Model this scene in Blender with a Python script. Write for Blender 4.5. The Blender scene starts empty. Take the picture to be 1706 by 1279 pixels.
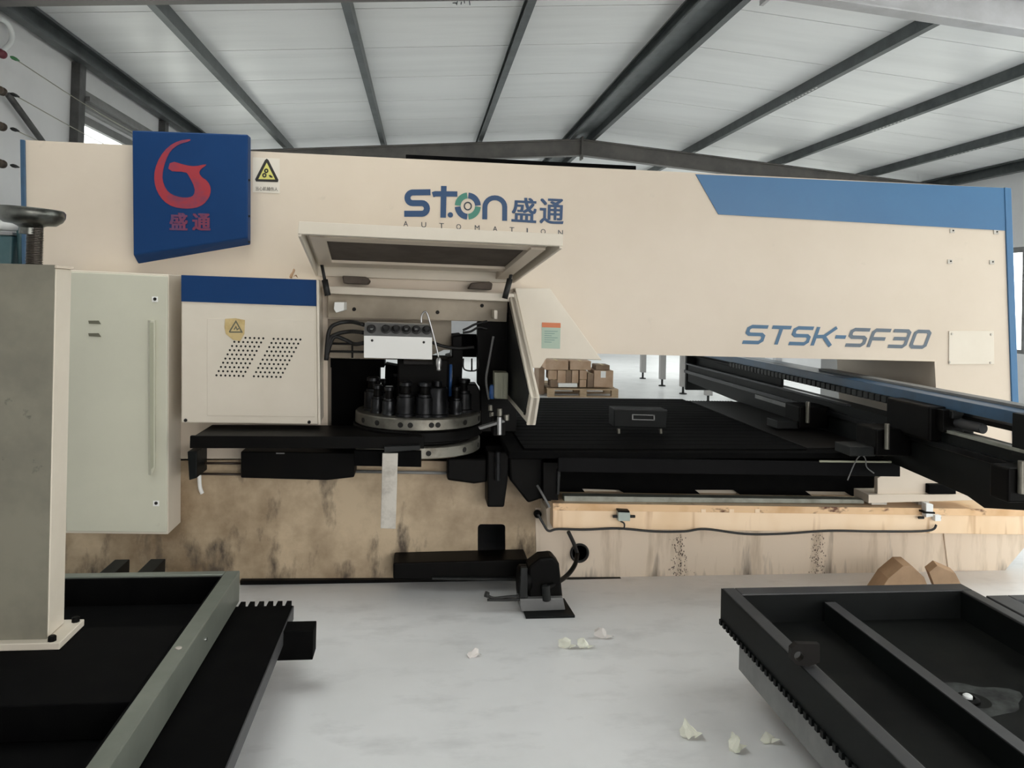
import bpy, bmesh, math, random
from mathutils import Vector, Matrix
from mathutils.geometry import tessellate_polygon
random.seed(7)
R = math.radians
scene = bpy.context.scene
COL = scene.collection

# ------------------------------------------------------------------ camera
W, H, F = 1706.0, 1279.0, 1300.0
CAM_LOC = Vector((0, 0, 1.48))
YAW, PITCH, ROLL = R(6.5), R(0.8), 0.024
HORIZON = 495.0                       # image row of the horizon at the middle column
SHIFT = (HORIZON - H / 2 - F * math.tan(PITCH)) / W
cam_data = bpy.data.cameras.new('camera')
cam_data.sensor_width = 36.0
cam_data.lens = F / W * 36.0
cam_data.shift_y = SHIFT
cam_data.clip_end = 300
cam = bpy.data.objects.new('camera', cam_data)
CAM_ROT = (Matrix.Rotation(-YAW, 3, 'Z') @ Matrix.Rotation(math.pi / 2 + PITCH, 3, 'X') @ Matrix.Rotation(ROLL, 3, 'Z'))
cam.matrix_world = Matrix.Translation(CAM_LOC) @ CAM_ROT.to_4x4()
COL.objects.link(cam)
scene.camera = cam

# ------------------------------------------------------------------ world, light, exposure
world = bpy.data.worlds.new('sky'); scene.world = world
world.use_nodes = True
world.node_tree.nodes['Background'].inputs[0].default_value = (1.0, 0.975, 0.94, 1)
world.node_tree.nodes['Background'].inputs[1].default_value = 4.8
scene.view_settings.view_transform = 'Standard'
scene.view_settings.look = 'None'
scene.view_settings.gamma = 1.0
scene.view_settings.use_curve_mapping = False
scene.view_settings.exposure = 0.2
scene.cycles.use_denoising = True
scene.cycles.max_bounces = 8
scene.cycles.diffuse_bounces = 5
scene.cycles.sample_clamp_indirect = 6.0

# ------------------------------------------------------------------ picture-to-place helpers
def ray(px, py):
    d = Vector(((px - W / 2) / F, (H / 2 - py) / F + SHIFT * W / F, -1.0))
    return CAM_ROT @ d
def at_y(px, py, y):
    d = ray(px, py); return CAM_LOC + d * (y / d.y)
def at_z(px, py, z):
    d = ray(px, py); return CAM_LOC + d * ((z - CAM_LOC.z) / d.z)
def at_x(px, py, x):
    d = ray(px, py); return CAM_LOC + d * (x / d.x)

# ------------------------------------------------------------------ materials
MATS = {}
def mat(name, c1, rough=0.5, metal=0.0, c2=None, scale=6.0, detail=5.0, lo=0.4, hi=0.65, bump=0.0, bscale=60.0,
        stretch=(1, 1, 1), spec=0.5, coat=0.0, c3=None, scale3=2.0, lo3=0.55, hi3=0.7, stretch3=(1, 1, 1), rvar=0.0, foot=None):
    m = bpy.data.materials.new(name); m.use_nodes = True
    nt = m.node_tree; b = nt.nodes['Principled BSDF']
    b.inputs['Base Color'].default_value = (*c1, 1)
    b.inputs['Roughness'].default_value = rough
    b.inputs['Metallic'].default_value = metal
    b.inputs['Specular IOR Level'].default_value = spec
    b.inputs['Coat Weight'].default_value = coat
    tc = nt.nodes.new('ShaderNodeTexCoord')
    def noise(sc, st, det=detail):
        mp = nt.nodes.new('ShaderNodeMapping'); mp.inputs['Scale'].default_value = st
        nt.links.new(tc.outputs['Object'], mp.inputs['Vector'])
        n = nt.nodes.new('ShaderNodeTexNoise'); n.inputs['Scale'].default_value = sc; n.inputs['Detail'].default_value = det
        n.inputs['Roughness'].default_value = 0.62
        nt.links.new(mp.outputs[0], n.inputs['Vector'])
        return n
    def ramp(n, a, z):
        mr = nt.nodes.new('ShaderNodeMapRange'); mr.inputs['From Min'].default_value = a; mr.inputs['From Max'].default_value = z
        nt.links.new(n.outputs['Fac'], mr.inputs['Value']); return mr
    out = None
    if c2 is not None:
        n = noise(scale, stretch); mr = ramp(n, lo, hi)
        mx = nt.nodes.new('ShaderNodeMixRGB')
        mx.inputs[1].default_value = (*c1, 1); mx.inputs[2].default_value = (*c2, 1)
        nt.links.new(mr.outputs[0], mx.inputs[0]); out = mx
        if rvar:
            mr2 = nt.nodes.new('ShaderNodeMapRange'); mr2.inputs['To Min'].default_value = rough; mr2.inputs['To Max'].default_value = min(1, rough + rvar)
            nt.links.new(mr.outputs[0], mr2.inputs['Value']); nt.links.new(mr2.outputs[0], b.inputs['Roughness'])
    if c3 is not None:
        n = noise(scale3, stretch3); mr = ramp(n, lo3, hi3)
        if foot:                              # splashed dirt gets denser towards the floor
            sx_ = nt.nodes.new('ShaderNodeSeparateXYZ'); nt.links.new(tc.outputs['Object'], sx_.inputs[0])
            fr_ = nt.nodes.new('ShaderNodeMapRange'); fr_.inputs['From Min'].default_value = foot[1]; fr_.inputs['From Max'].default_value = foot[0]
            fr_.inputs['To Max'].default_value = foot[2]; nt.links.new(sx_.outputs['Z'], fr_.inputs['Value'])
            ad = nt.nodes.new('ShaderNodeMath'); ad.operation = 'ADD'
            nt.links.new(n.outputs['Fac'], ad.inputs[0]); nt.links.new(fr_.outputs[0], ad.inputs[1]); nt.links.new(ad.outputs[0], mr.inputs['Value'])
        mx = nt.nodes.new('ShaderNodeMixRGB'); mx.inputs[2].default_value = (*c3, 1)
        if out: nt.links.new(out.outputs[0], mx.inputs[1])
        else: mx.inputs[1].default_value = (*c1, 1)
        nt.links.new(mr.outputs[0], mx.inputs[0]); out = mx
    if out: nt.links.new(out.outputs[0], b.inputs['Base Color'])
    if bump:
        n = noise(bscale, stretch); bp = nt.nodes.new('ShaderNodeBump')
        bp.inputs['Strength'].default_value = bump; bp.inputs['Distance'].default_value = 0.01
        nt.links.new(n.outputs['Fac'], bp.inputs['Height']); nt.links.new(bp.outputs[0], b.inputs['Normal'])
    MATS[name] = m
    return m
mat('cream', (0.63, 0.545, 0.45), 0.42, c2=(0.57, 0.485, 0.39), scale=1.3, lo=0.35, hi=0.75, c3=(0.5, 0.44, 0.36), scale3=9, lo3=0.66, hi3=0.85)
mat('cream_shaded', (0.40, 0.34, 0.26), 0.5, c2=(0.28, 0.235, 0.175), scale=3, lo=0.4, hi=0.7)  # darker copy of the cream, with the hood's shade in its colour
mat('cream_light', (0.66, 0.60, 0.51), 0.42, c2=(0.6, 0.54, 0.45), scale=2, lo=0.4, hi=0.75)
mat('cabinet_paint', (0.55, 0.54, 0.44), 0.4, c2=(0.5, 0.49, 0.40), scale=2.5, lo=0.4, hi=0.8, c3=(0.4, 0.38, 0.3), scale3=7, lo3=0.68, hi3=0.85)
mat('cream_stained', (0.55, 0.43, 0.29), 0.5, c2=(0.20, 0.135, 0.075), scale=1.7, lo=0.40, hi=0.64, detail=9, foot=(0.0, 0.35, 0.09),
    c3=(0.085, 0.062, 0.042), scale3=4.5, lo3=0.58, hi3=0.72, stretch3=(1.6, 1, 0.7))
mat('cream_streaked', (0.74, 0.63, 0.51), 0.5, c2=(0.42, 0.33, 0.23), scale=4, lo=0.5, hi=0.8, stretch=(3, 1, 0.4),
    c3=(0.08, 0.06, 0.045), scale3=3.2, lo3=0.62, hi3=0.78, stretch3=(1.8, 1, 0.3), foot=(0.0, 0.16, 0.12))
mat('rail_paint', (0.86, 0.66, 0.46), 0.5, c2=(0.74, 0.52, 0.31), scale=1.6, lo=0.42, hi=0.7, detail=3, stretch=(2, 1, 1),
    c3=(0.42, 0.22, 0.09), scale3=2.6, lo3=0.60, hi3=0.72, stretch3=(3, 1, 0.35))
mat('rail_rust', (0.74, 0.50, 0.29), 0.6, c2=(0.52, 0.29, 0.12), scale=3, lo=0.45, hi=0.7, detail=4,
    c3=(0.10, 0.03, 0.012), scale3=4, lo3=0.56, hi3=0.63, stretch3=(1.2, 1, 2.5))
mat('blue_paint', (0.003, 0.033, 0.12), 0.5, c2=(0.004, 0.038, 0.135), scale=3, lo=0.4, hi=0.7, spec=0.2)
mat('blue_stripe', (0.035, 0.135, 0.28), 0.38, c2=(0.03, 0.12, 0.26), scale=2, lo=0.4, hi=0.7)  # paler copy of the blue, with the light on the right in its colour
mat('blue_gloss', (0.03, 0.08, 0.15), 0.35, c2=(0.02, 0.05, 0.09), scale=6, lo=0.5, hi=0.8)
mat('black_oily', (0.002, 0.0019, 0.0019), 0.5, c2=(0.004, 0.0035, 0.003), scale=8, spec=0.09)
mat('black_matte', (0.0016, 0.0016, 0.0018), 0.8, c2=(0.003, 0.003, 0.003), scale=12, spec=0.06)
mat('black_green', (0.0035, 0.0045, 0.0045), 0.55, c2=(0.006, 0.0075, 0.0075), scale=4, spec=0.16)
mat('fascia_black', (0.0035, 0.0035, 0.004), 0.6, c2=(0.005, 0.005, 0.0055), scale=6, spec=0.07)
mat('dark_brown', (0.006, 0.005, 0.0045), 0.5, c2=(0.010, 0.008, 0.007), scale=5, spec=0.2)
mat('dark_grey', (0.010, 0.011, 0.011), 0.5, c2=(0.018, 0.019, 0.019), scale=6, spec=0.25)
mat('mid_grey', (0.15, 0.15, 0.15), 0.5, c2=(0.2, 0.2, 0.195), scale=6)
mat('tray_grey', (0.04, 0.04, 0.043), 0.5, c2=(0.055, 0.055, 0.057), scale=5, spec=0.35)
mat('tray_floor', (0.003, 0.0035, 0.0035), 0.6, c2=(0.010, 0.011, 0.010), scale=3, lo=0.4, hi=0.68, spec=0.12)
mat('tray_steel', (0.20, 0.215, 0.185), 0.42, 0.35, c2=(0.15, 0.165, 0.14), scale=4, lo=0.4, hi=0.7)
mat('steel', (0.22, 0.21, 0.18), 0.4, 0.8, c2=(0.12, 0.11, 0.09), scale=10, lo=0.45, hi=0.7)
mat('steel_dark', (0.022, 0.023, 0.025), 0.3, 0.7, c2=(0.008, 0.008, 0.009), scale=10)
mat('steel_mid', (0.4, 0.4, 0.4), 0.3, 0.9)
mat('steel_bright', (0.75, 0.76, 0.78), 0.2, 1.0)
mat('rail_steel', (0.30, 0.31, 0.27), 0.4, 0.5, c2=(0.2, 0.2, 0.17), scale=12)
mat('strip_metal', (0.52, 0.49, 0.44), 0.5, 0.2, c2=(0.36, 0.33, 0.29), scale=12, lo=0.45, hi=0.65)
mat('bronze', (0.30, 0.22, 0.10), 0.35, 0.8)
mat('grey_column', (0.24, 0.225, 0.175), 0.55, c2=(0.17, 0.16, 0.125), scale=4, lo=0.4, hi=0.7, c3=(0.03, 0.027, 0.022), scale3=9, lo3=0.64, hi3=0.72)
mat('column_cream', (0.66, 0.60, 0.51), 0.45, c2=(0.6, 0.54, 0.45), scale=3)
mat('wheel_metal', (0.16, 0.165, 0.15), 0.3, 0.9, c2=(0.06, 0.06, 0.055), scale=9, lo=0.45, hi=0.65)
mat('thread_metal', (0.12, 0.105, 0.09), 0.4, 0.7)
mat('rubber', (0.012, 0.012, 0.012), 0.6)
mat('hose_brown', (0.03, 0.018, 0.012), 0.5)
mat('white_paint', (0.80, 0.80, 0.78), 0.45)
mat('leg_grey', (0.36, 0.35, 0.34), 0.5)
mat('white_plastic', (0.78, 0.8, 0.8), 0.4)
mat('grey_green_box', (0.35, 0.40, 0.37), 0.45)
mat('teal_paint', (0.06, 0.13, 0.14), 0.45, c2=(0.09, 0.17, 0.18), scale=5)
mat('lettering_blue', (0.010, 0.05, 0.135), 0.45)
mat('lettering_green', (0.045, 0.20, 0.15), 0.45)
mat('lettering_grey', (0.09, 0.12, 0.155), 0.45)
mat('lettering_steelblue', (0.04, 0.12, 0.22), 0.45)
mat('lettering_dark', (0.02, 0.03, 0.045), 0.5)
mat('emblem_red', (0.30, 0.018, 0.03), 0.55, c2=(0.10, 0.03, 0.08), scale=9, lo=0.5, hi=0.78)
mat('emblem_faded', (0.16, 0.025, 0.065), 0.55, c2=(0.05, 0.04, 0.12), scale=12, lo=0.45, hi=0.75)
mat('sticker_paper', (0.66, 0.61, 0.53), 0.5)
mat('sticker_yellow', (0.62, 0.58, 0.16), 0.5)
mat('sticker_black', (0.015, 0.014, 0.012), 0.5)
mat('sticker_orange', (0.55, 0.16, 0.06), 0.5)
mat('sticker_green', (0.36, 0.46, 0.38), 0.5)
mat('sticker_line', (0.16, 0.26, 0.24), 0.5)
mat('label_tape', (0.55, 0.42, 0.2), 0.45, c2=(0.42, 0.30, 0.12), scale=20)
mat('label_olive', (0.12, 0.115, 0.08), 0.5)
mat('liner_foam', (0.06, 0.045, 0.035), 0.8, c2=(0.09, 0.07, 0.055), scale=7)
mat('floor_concrete', (0.76, 0.765, 0.775), 0.42, c2=(0.68, 0.685, 0.69), scale=1.2, lo=0.42, hi=0.7, detail=8, c3=(0.59, 0.595, 0.60), scale3=3.0, lo3=0.52, hi3=0.75, stretch3=(1, 2.0, 1))
mat('ground_outside', (0.4, 0.4, 0.38), 0.9)
mat('roof_panel', (0.83, 0.84, 0.84), 0.28, c2=(0.75, 0.76, 0.76), scale=1.2, stretch=(0.4, 3, 1), lo=0.4, hi=0.7, spec=0.5)
mat('roof_joint', (0.32, 0.34, 0.35), 0.6)
mat('galvanised', (0.10, 0.112, 0.115), 0.42, 0.6, c2=(0.06, 0.068, 0.07), scale=5, lo=0.4, hi=0.7)
mat('rafter_paint', (0.15, 0.14, 0.13), 0.5, 0.0, c2=(0.11, 0.105, 0.10), scale=4)
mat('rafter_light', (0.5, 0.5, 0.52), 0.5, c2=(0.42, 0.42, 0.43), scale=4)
mat('wall_panel', (0.72, 0.72, 0.73), 0.5, c2=(0.66, 0.66, 0.67), scale=1.5)
mat('post_steel', (0.10, 0.10, 0.10), 0.5, 0.4, c2=(0.06, 0.06, 0.06), scale=8)
mat('window_frame', (0.20, 0.20, 0.20), 0.5, c2=(0.16, 0.16, 0.16), scale=6)
mat('cardboard', (0.47, 0.33, 0.23), 0.8, c2=(0.38, 0.25, 0.16), scale=4)
mat('cardboard_dark', (0.24, 0.165, 0.11), 0.8, c2=(0.18, 0.12, 0.08), scale=4)
mat('pallet_wood', (0.42, 0.31, 0.2), 0.75, c2=(0.33, 0.23, 0.14), scale=8, stretch=(1, 6, 6))
mat('plywood', (0.42, 0.27, 0.16), 0.7, c2=(0.3, 0.19, 0.11), scale=5)
mat('paper', (0.72, 0.72, 0.62), 0.8, c2=(0.56, 0.60, 0.46), scale=14, lo=0.5, hi=0.75)
mat('paper_pink', (0.70, 0.66, 0.63), 0.8)
mat('grey_cabinet', (0.15, 0.135, 0.12), 0.5, c2=(0.18, 0.165, 0.15), scale=4)
mat('grey_cabinet_light', (0.30, 0.30, 0.30), 0.5)
mat('wire_tan', (0.3, 0.29, 0.24), 0.6)
mat('fitting_brown', (0.06, 0.04, 0.025), 0.6, c2=(0.02, 0.014, 0.01), scale=20)
mat('wire_red', (0.12, 0.015, 0.03), 0.5)
mat('wire_green', (0.03, 0.16, 0.05), 0.5)
mat('grime', (0.13, 0.10, 0.08), 0.6)
mat('dust', (0.05, 0.056, 0.053), 0.9, c2=(0.010, 0.011, 0.011), scale=9, lo=0.38, hi=0.62)
mat('bottle_blue', (0.03, 0.10, 0.30), 0.3)
mat('hole_black', (0.006, 0.005, 0.004), 0.8)
mat('olive_box', (0.36, 0.36, 0.27), 0.45)
g = bpy.data.materials.new('window_glass'); g.use_nodes = True
nt = g.node_tree; nt.nodes.clear()
o_ = nt.nodes.new('ShaderNodeOutputMaterial'); t_ = nt.nodes.new('ShaderNodeBsdfTransparent'); gl_ = nt.nodes.new('ShaderNodeBsdfGlossy')
gl_.inputs['Roughness'].default_value = 0.05; mx_ = nt.nodes.new('ShaderNodeMixShader'); mx_.inputs[0].default_value = 0.06
t_.inputs[0].default_value = (0.94, 0.97, 0.97, 1)
nt.links.new(t_.outputs[0], mx_.inputs[1]); nt.links.new(gl_.outputs[0], mx_.inputs[2]); nt.links.new(mx_.outputs[0], o_.inputs[0])
MATS['window_glass'] = g
pl = g.copy(); pl.name = 'clear_plastic'; pl.node_tree.nodes['Mix Shader'].inputs[0].default_value = 0.25
MATS['clear_plastic'] = pl

# ------------------------------------------------------------------ object helpers
def root_offset(parent):
    v = Vector((0, 0, 0))
    while parent is not None:
        v += parent.location; parent = parent.parent
    return v
def make(name, verts, faces, material, parent=None, bevel=0.0, smooth=False, segs=2):
    off = root_offset(parent)
    me = bpy.data.meshes.new(name)
    me.from_pydata([tuple(Vector(v) - off) for v in verts], [], faces)
    bm = bmesh.new(); bm.from_mesh(me); bmesh.ops.recalc_face_normals(bm, faces=bm.faces); bm.to_mesh(me); bm.free()
    me.materials.append(MATS[material])
    if smooth:
        for p in me.polygons: p.use_smooth = True
    o = bpy.data.objects.new(name, me); COL.objects.link(o)
    if parent is not None: o.parent = parent
    if bevel:
        md = o.modifiers.new('bevel', 'BEVEL'); md.width = bevel; md.segments = segs; md.limit_method = 'ANGLE'; md.angle_limit = R(35)
    return o
def tag(o, label, cat, group=None, kind=None):
    o['label'] = label; o['category'] = cat
    if group: o['group'] = group
    if kind: o['kind'] = kind
    return o
def structure(o, label=None):
    o['kind'] = 'structure'
    if label: o['label'] = label
    return o
def thing(name, loc, label, cat, group=None):
    o = bpy.data.objects.new(name, None); o.location = loc; o.empty_display_size = 0.1
    COL.objects.link(o); return tag(o, label, cat, group)
def loft_two(A, B):
    """closed solid between two equal rings of points"""
    n = len(A); verts = list(A) + list(B)
    tri = tessellate_polygon([[Vector(v) for v in A]])
    faces = [tuple(t) for t in tri] + [tuple(i + n for i in reversed(t)) for t in tri]
    faces += [(i, (i + 1) % n, (i + 1) % n + n, i + n) for i in range(n)]
    return verts, faces
def ngon_two(A, B):
    n = len(A)
    return list(A) + list(B), [tuple(range(n)), tuple(range(2 * n - 1, n - 1, -1))] + [(i, (i + 1) % n, (i + 1) % n + n, i + n) for i in range(n)]
def solid_holes(outer, holes, shift):
    """plate with through holes; outer and holes are rings of Vectors, shift the thickness vector"""
    rings = [outer] + holes; flat = [v for r in rings for v in r]; n = len(flat)
    tri = tessellate_polygon([[Vector(v) for v in r] for r in rings])
    verts = flat + [Vector(v) + shift for v in flat]
    faces = [tuple(t) for t in tri] + [tuple(i + n for i in reversed(t)) for t in tri]
    k = 0
    for r in rings:
        m = len(r)
        faces += [(k + i, k + (i + 1) % m, k + (i + 1) % m + n, k + i + n) for i in range(m)]
        k += m
    return verts, faces
def plate(name, px, y0, y1, material, parent=None, bevel=0.0, holes=None, concave=False):
    """outline in picture pixels standing in the plane y=y0, given real depth back to y1"""
    A = [at_y(x, y, y0) for x, y in px]
    if holes:
        v, f = solid_holes(A, [[at_y(x, y, y0) for x, y in h] for h in holes], Vector((0, y1 - y0, 0)))
    else:
        B = [a + Vector((0, y1 - y0, 0)) for a in A]
        v, f = (loft_two if concave else ngon_two)(A, B)
    return make(name, v, f, material, parent, bevel)
def xplate(name, px, x0, x1, material, parent=None, bevel=0.0):
    A = [at_x(x, y, x0) for x, y in px]
    v, f = loft_two(A, [a + Vector((x1 - x0, 0, 0)) for a in A])
    return make(name, v, f, material, parent, bevel)
def hexa(name, A, B, material, parent=None, bevel=0.0):
    v, f = ngon_two(A, B); return make(name, v, f, material, parent, bevel)
def box(name, x0, x1, y0, y1, z0, z1, material, parent=None, bevel=0.0):
    A = [Vector((x0, y0, z0)), Vector((x1, y0, z0)), Vector((x1, y0, z1)), Vector((x0, y0, z1))]
    return hexa(name, A, [a + Vector((0, y1 - y0, 0)) for a in A], material, parent, bevel)
def lathe(name, base, axis, prof, material, parent=None, seg=24, smooth=True):
    """prof: list of (radius, distance along axis)"""
    axis = Vector(axis).normalized(); base = Vector(base)
    u = axis.orthogonal().normalized(); w = axis.cross(u)
    verts, faces = [], []
    for r, h in prof:
        for i in range(seg):
            a = 2 * math.pi * i / seg
            verts.append(base + axis * h + (u * math.cos(a) + w * math.sin(a)) * r)
    for k in range(len(prof) - 1):
        for i in range(seg):
            j = (i + 1) % seg
            faces.append((k * seg + i, k * seg + j, (k + 1) * seg + j, (k + 1) * seg + i))
    faces.append(tuple(range(seg))); faces.append(tuple(range((len(prof) - 1) * seg, len(prof) * seg)))
    o = make(name, verts, faces, material, parent)
    if smooth:
        for p in o.data.polygons: p.use_smooth = len(p.vertices) == 4
        md = o.modifiers.new('edges', 'EDGE_SPLIT'); md.split_angle = R(40)
    return o
def cyl(name, a, b, r, material, parent=None, seg=18):
    a = Vector(a); b = Vector(b); L = (b - a).length; c = min(r * 0.12, L * 0.2)
    return lathe(name, a, b - a, [(r - c, 0), (r, c), (r, L - c), (r - c, L)], material, parent, seg)
def smooth_path(pts, n=6):
    P = [Vector(p) for p in pts]; out = []
    for i in range(len(P) - 1):
        p0 = P[max(i - 1, 0)]; p1 = P[i]; p2 = P[i + 1]; p3 = P[min(i + 2, len(P) - 1)]
        for k in range(n):
            t = k / n
            out.append(0.5 * ((2 * p1) + (p2 - p0) * t + (2 * p0 - 5 * p1 + 4 * p2 - p3) * t * t + (3 * p1 - p0 - 3 * p2 + p3) * t ** 3))
    out.append(P[-1]); return out
def tube(name, pts, r, material, parent=None, seg=8, curve=True, n=6):
    P = smooth_path(pts, n) if curve and len(pts) > 2 else [Vector(p) for p in pts]
    verts, faces = [], []
    t = (P[1] - P[0]).normalized(); u = t.orthogonal().normalized()
    for i, p in enumerate(P):
        t = (P[min(i + 1, len(P) - 1)] - P[max(i - 1, 0)]).normalized()
        u = (u - t * u.dot(t)).normalized(); w = t.cross(u)
        for k in range(seg):
            a = 2 * math.pi * k / seg; verts.append(p + (u * math.cos(a) + w * math.sin(a)) * r)
    for i in range(len(P) - 1):
        for k in range(seg):
            j = (k + 1) % seg
            faces.append((i * seg + k, i * seg + j, (i + 1) * seg + j, (i + 1) * seg + k))
    faces.append(tuple(range(seg))); faces.append(tuple(range((len(P) - 1) * seg, len(P) * seg)))
    return make(name, verts, faces, material, parent, smooth=True)
def arc(cx, cy, rx, ry, a0, a1, n=10):
    return [(cx + rx * math.cos(R(a0 + (a1 - a0) * i / n)), cy + ry * math.sin(R(a0 + (a1 - a0) * i / n))) for i in range(n + 1)]
def ring_px(cx, cy, rx, ry=None, n=20):
    return arc(cx, cy, rx, ry or rx, 0, 360 - 360 / n, n - 1)
def bolt(name, px, py, y, r, material, parent, h=0.008):
    p = at_y(px, py, y); return lathe(name, p + Vector((0, 0.002, 0)), (0, -1, 0), [(r, 0), (r, h), (r * 0.75, h + 0.003)], material, parent, 12)
# flat print
def stroke_ring(pts, w):
    P = [Vector((x, y)) for x, y in pts]; L, Rr = [], []
    for i, p in enumerate(P):
        d0 = (P[i] - P[i - 1]).normalized() if i else (P[1] - P[0]).normalized()
        d1 = (P[i + 1] - P[i]).normalized() if i < len(P) - 1 else d0
        t = (d0 + d1).normalized(); nrm = Vector((-t.y, t.x)); k = w / 2 / max(0.5, nrm.dot(Vector((-d0.y, d0.x))))
        L.append(p + nrm * k); Rr.append(p - nrm * k)
    return L, Rr
def print_mesh(name, polys, mapper, material, parent):
    verts, faces = [], []
    for q in polys:
        k = len(verts)
        lift = Vector((0, -(q[2] if len(q) > 2 else 0.0), 0))
        verts += [mapper(x, y) + lift for x, y in q[0]]
        faces += [tuple(i + k for i in f) for f in q[1]]
    return make(name, verts, faces, material, parent)
def strokes(name, lines, w, mapper, material, parent):
    polys = []
    for li, ln in enumerate(lines):
        ww = w
        if isinstance(ln, tuple): ln, ww = ln
        L, Rr = stroke_ring(ln, ww); n = len(L)
        polys.append(([tuple(v) for v in L + Rr], [(i, i + 1, n + i + 1, n + i) for i in range(n - 1)], li * .0005))
    return print_mesh(name, polys, mapper, material, parent)
def rounded(outline):
    out = []
    for a, b in zip(outline, outline[1:] + outline[:1]):
        out += [(a[0] * .75 + b[0] * .25, a[1] * .75 + b[1] * .25), (a[0] * .25 + b[0] * .75, a[1] * .25 + b[1] * .75)]
    return out
def shape(name, outline, mapper, material, parent):
    tri = tessellate_polygon([[Vector((x, y, 0)) for x, y in outline]])
    return print_mesh(name, [(outline, [tuple(t) for t in tri])], mapper, material, parent)
def quad_map(q, y):
    """unit square -> four picture corners (top left, top right, bottom right, bottom left) in the plane y"""
    A = [at_y(px, py, y) for px, py in q]
    def f(u, v):                       # v up
        top = A[0].lerp(A[1], u); bot = A[3].lerp(A[2], u); return bot.lerp(top, v)
    return f
def text_on(name, s, q, y, material, parent, bold=0.0, copies=0.0):
    cu = bpy.data.curves.new('text', 'FONT'); cu.body = s; cu.size = 1.0; cu.offset = bold; cu.resolution_u = 4
    ob = bpy.data.objects.new('text', cu); COL.objects.link(ob)
    dg = bpy.context.evaluated_depsgraph_get(); me = bpy.data.meshes.new_from_object(ob.evaluated_get(dg))
    V = [v.co.copy() for v in me.vertices]; Fs = [tuple(p.vertices) for p in me.polygons]
    bpy.data.objects.remove(ob); bpy.data.curves.remove(cu); bpy.data.meshes.remove(me)
    if not V: return None
    x0 = min(v.x for v in V); x1 = max(v.x for v in V); y0 = min(v.y for v in V); y1 = max(v.y for v in V)
    m = quad_map(q, y)
    verts, faces = [], []
    sh = [(0, 0)] if not copies else [(-copies, -copies * .6), (copies, -copies * .6), (-copies, copies * .6), (copies, copies * .6)]
    for k, (du, dv_) in enumerate(sh):
        n = len(verts); c = 1 - 2 * copies
        verts += [m(.5 + ((v.x - x0) / (x1 - x0) - .5) * c + du, .5 + ((v.y - y0) / (y1 - y0) - .5) * c + dv_) + Vector((0, -.0003 * k, 0)) for v in V]
        faces += [tuple(i + n for i in f) for f in Fs]
    return make(name, verts, faces, material, parent)

# ================================================================== THE BUILDING
XL, XRIDGE, XR = -2.9, 2.17, 7.75
ZRIDGE, SLOPE = 3.86, 0.08
Y_BACK, Y_FRONT = 27.0, -3.5
def roof_z(x): return ZRIDGE - SLOPE * abs(x - XRIDGE)
floor = structure(box('floor', XL - 0.1, XR + 0.1, Y_FRONT, Y_BACK, -0.1, 0.0, 'floor_concrete'), 'pale grey smooth concrete workshop floor')
structure(box('ground', -60, 60, -60, 80, -0.3, -0.105, 'ground_outside'), 'grey ground outside the shed')
# roof deck with its sandwich panels, purlins and rafters
def slope_box(name, xa, xb, y0, y1, dz0, dz1, material, parent, bevel=0.0):
    A = [Vector((xa, y0, roof_z(xa) + dz0)), Vector((xb, y0, roof_z(xb) + dz0)), Vector((xb, y0, roof_z(xb) + dz1)), Vector((xa, y0, roof_z(xa) + dz1))]
    return hexa(name, A, [a + Vector((0, y1 - y0, 0)) for a in A], material, parent, bevel)
SKY = ((2.3, 4.0, -2.0, -0.2), (2.3, 4.0, 3.2, 6.2), (15.8, 17.7, -1.5, 6.5))      # unseen skylights added to brighten floor and press: y0, y1, x0, x1
dv, df = [], []
def deck_piece(xa, xb, ya, yb):
    n = len(dv); dv.extend([(xa, ya, roof_z(xa) + .06), (xb, ya, roof_z(xb) + .06), (xb, yb, roof_z(xb) + .06), (xa, yb, roof_z(xa) + .06)]); df.append((n, n + 1, n + 2, n + 3))
XS = [XL - .2, XRIDGE, XR + .2]
PW = 0.95
rows = []
y = Y_FRONT
while y < Y_BACK - 0.05:
    y2 = min(y + PW, Y_BACK); rows.append((y, y2)); y = y2
cells = []
for y, y2 in rows:
    ym = (y + y2) / 2; sk = [k for k in SKY if k[0] < ym < k[1]]
    cuts = sorted(set(XS + [v for k in sk for v in k[2:]]))
    for xa, xb in zip(cuts, cuts[1:]):
        clear = any(k[2] <= (xa + xb) / 2 <= k[3] for k in sk)
        cells.append((xa, xb, y, y2, clear))
        if not clear: deck_piece(xa, xb, y, y2)
ceiling = make('ceiling', dv, df, 'roof_joint')
structure(ceiling, 'low pitched roof of white sandwich panels on steel purlins')
for xa, xb, y, y2, clear in cells:
    if clear: slope_box('added_skylight', xa, xb, y + .004, y2 - .004, 0.02, 0.024, 'window_glass', ceiling)
    else: slope_box('roof_panel', xa + .01, xb - .01, y + .007, y2 - .007, 0.0, 0.05, 'roof_panel', ceiling)
def on_roof(px, py):
    d = ray(px, py); t = (ZRIDGE - SLOPE * XRIDGE - CAM_LOC.z) / (d.z - SLOPE * d.x)
    return CAM_LOC + d * t + Vector((0, 0, -.003))
for ln in ([(754, 4.5), (760, 4.5), (761, 7), (763, -3)], [(768, 7), (769, 2)], [(774, 5), (773, -2)], [(783, 8), (782, 1)]):
    strokes('panel_marking', [ln], 1.6, on_roof, 'lettering_dark', ceiling)
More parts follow.
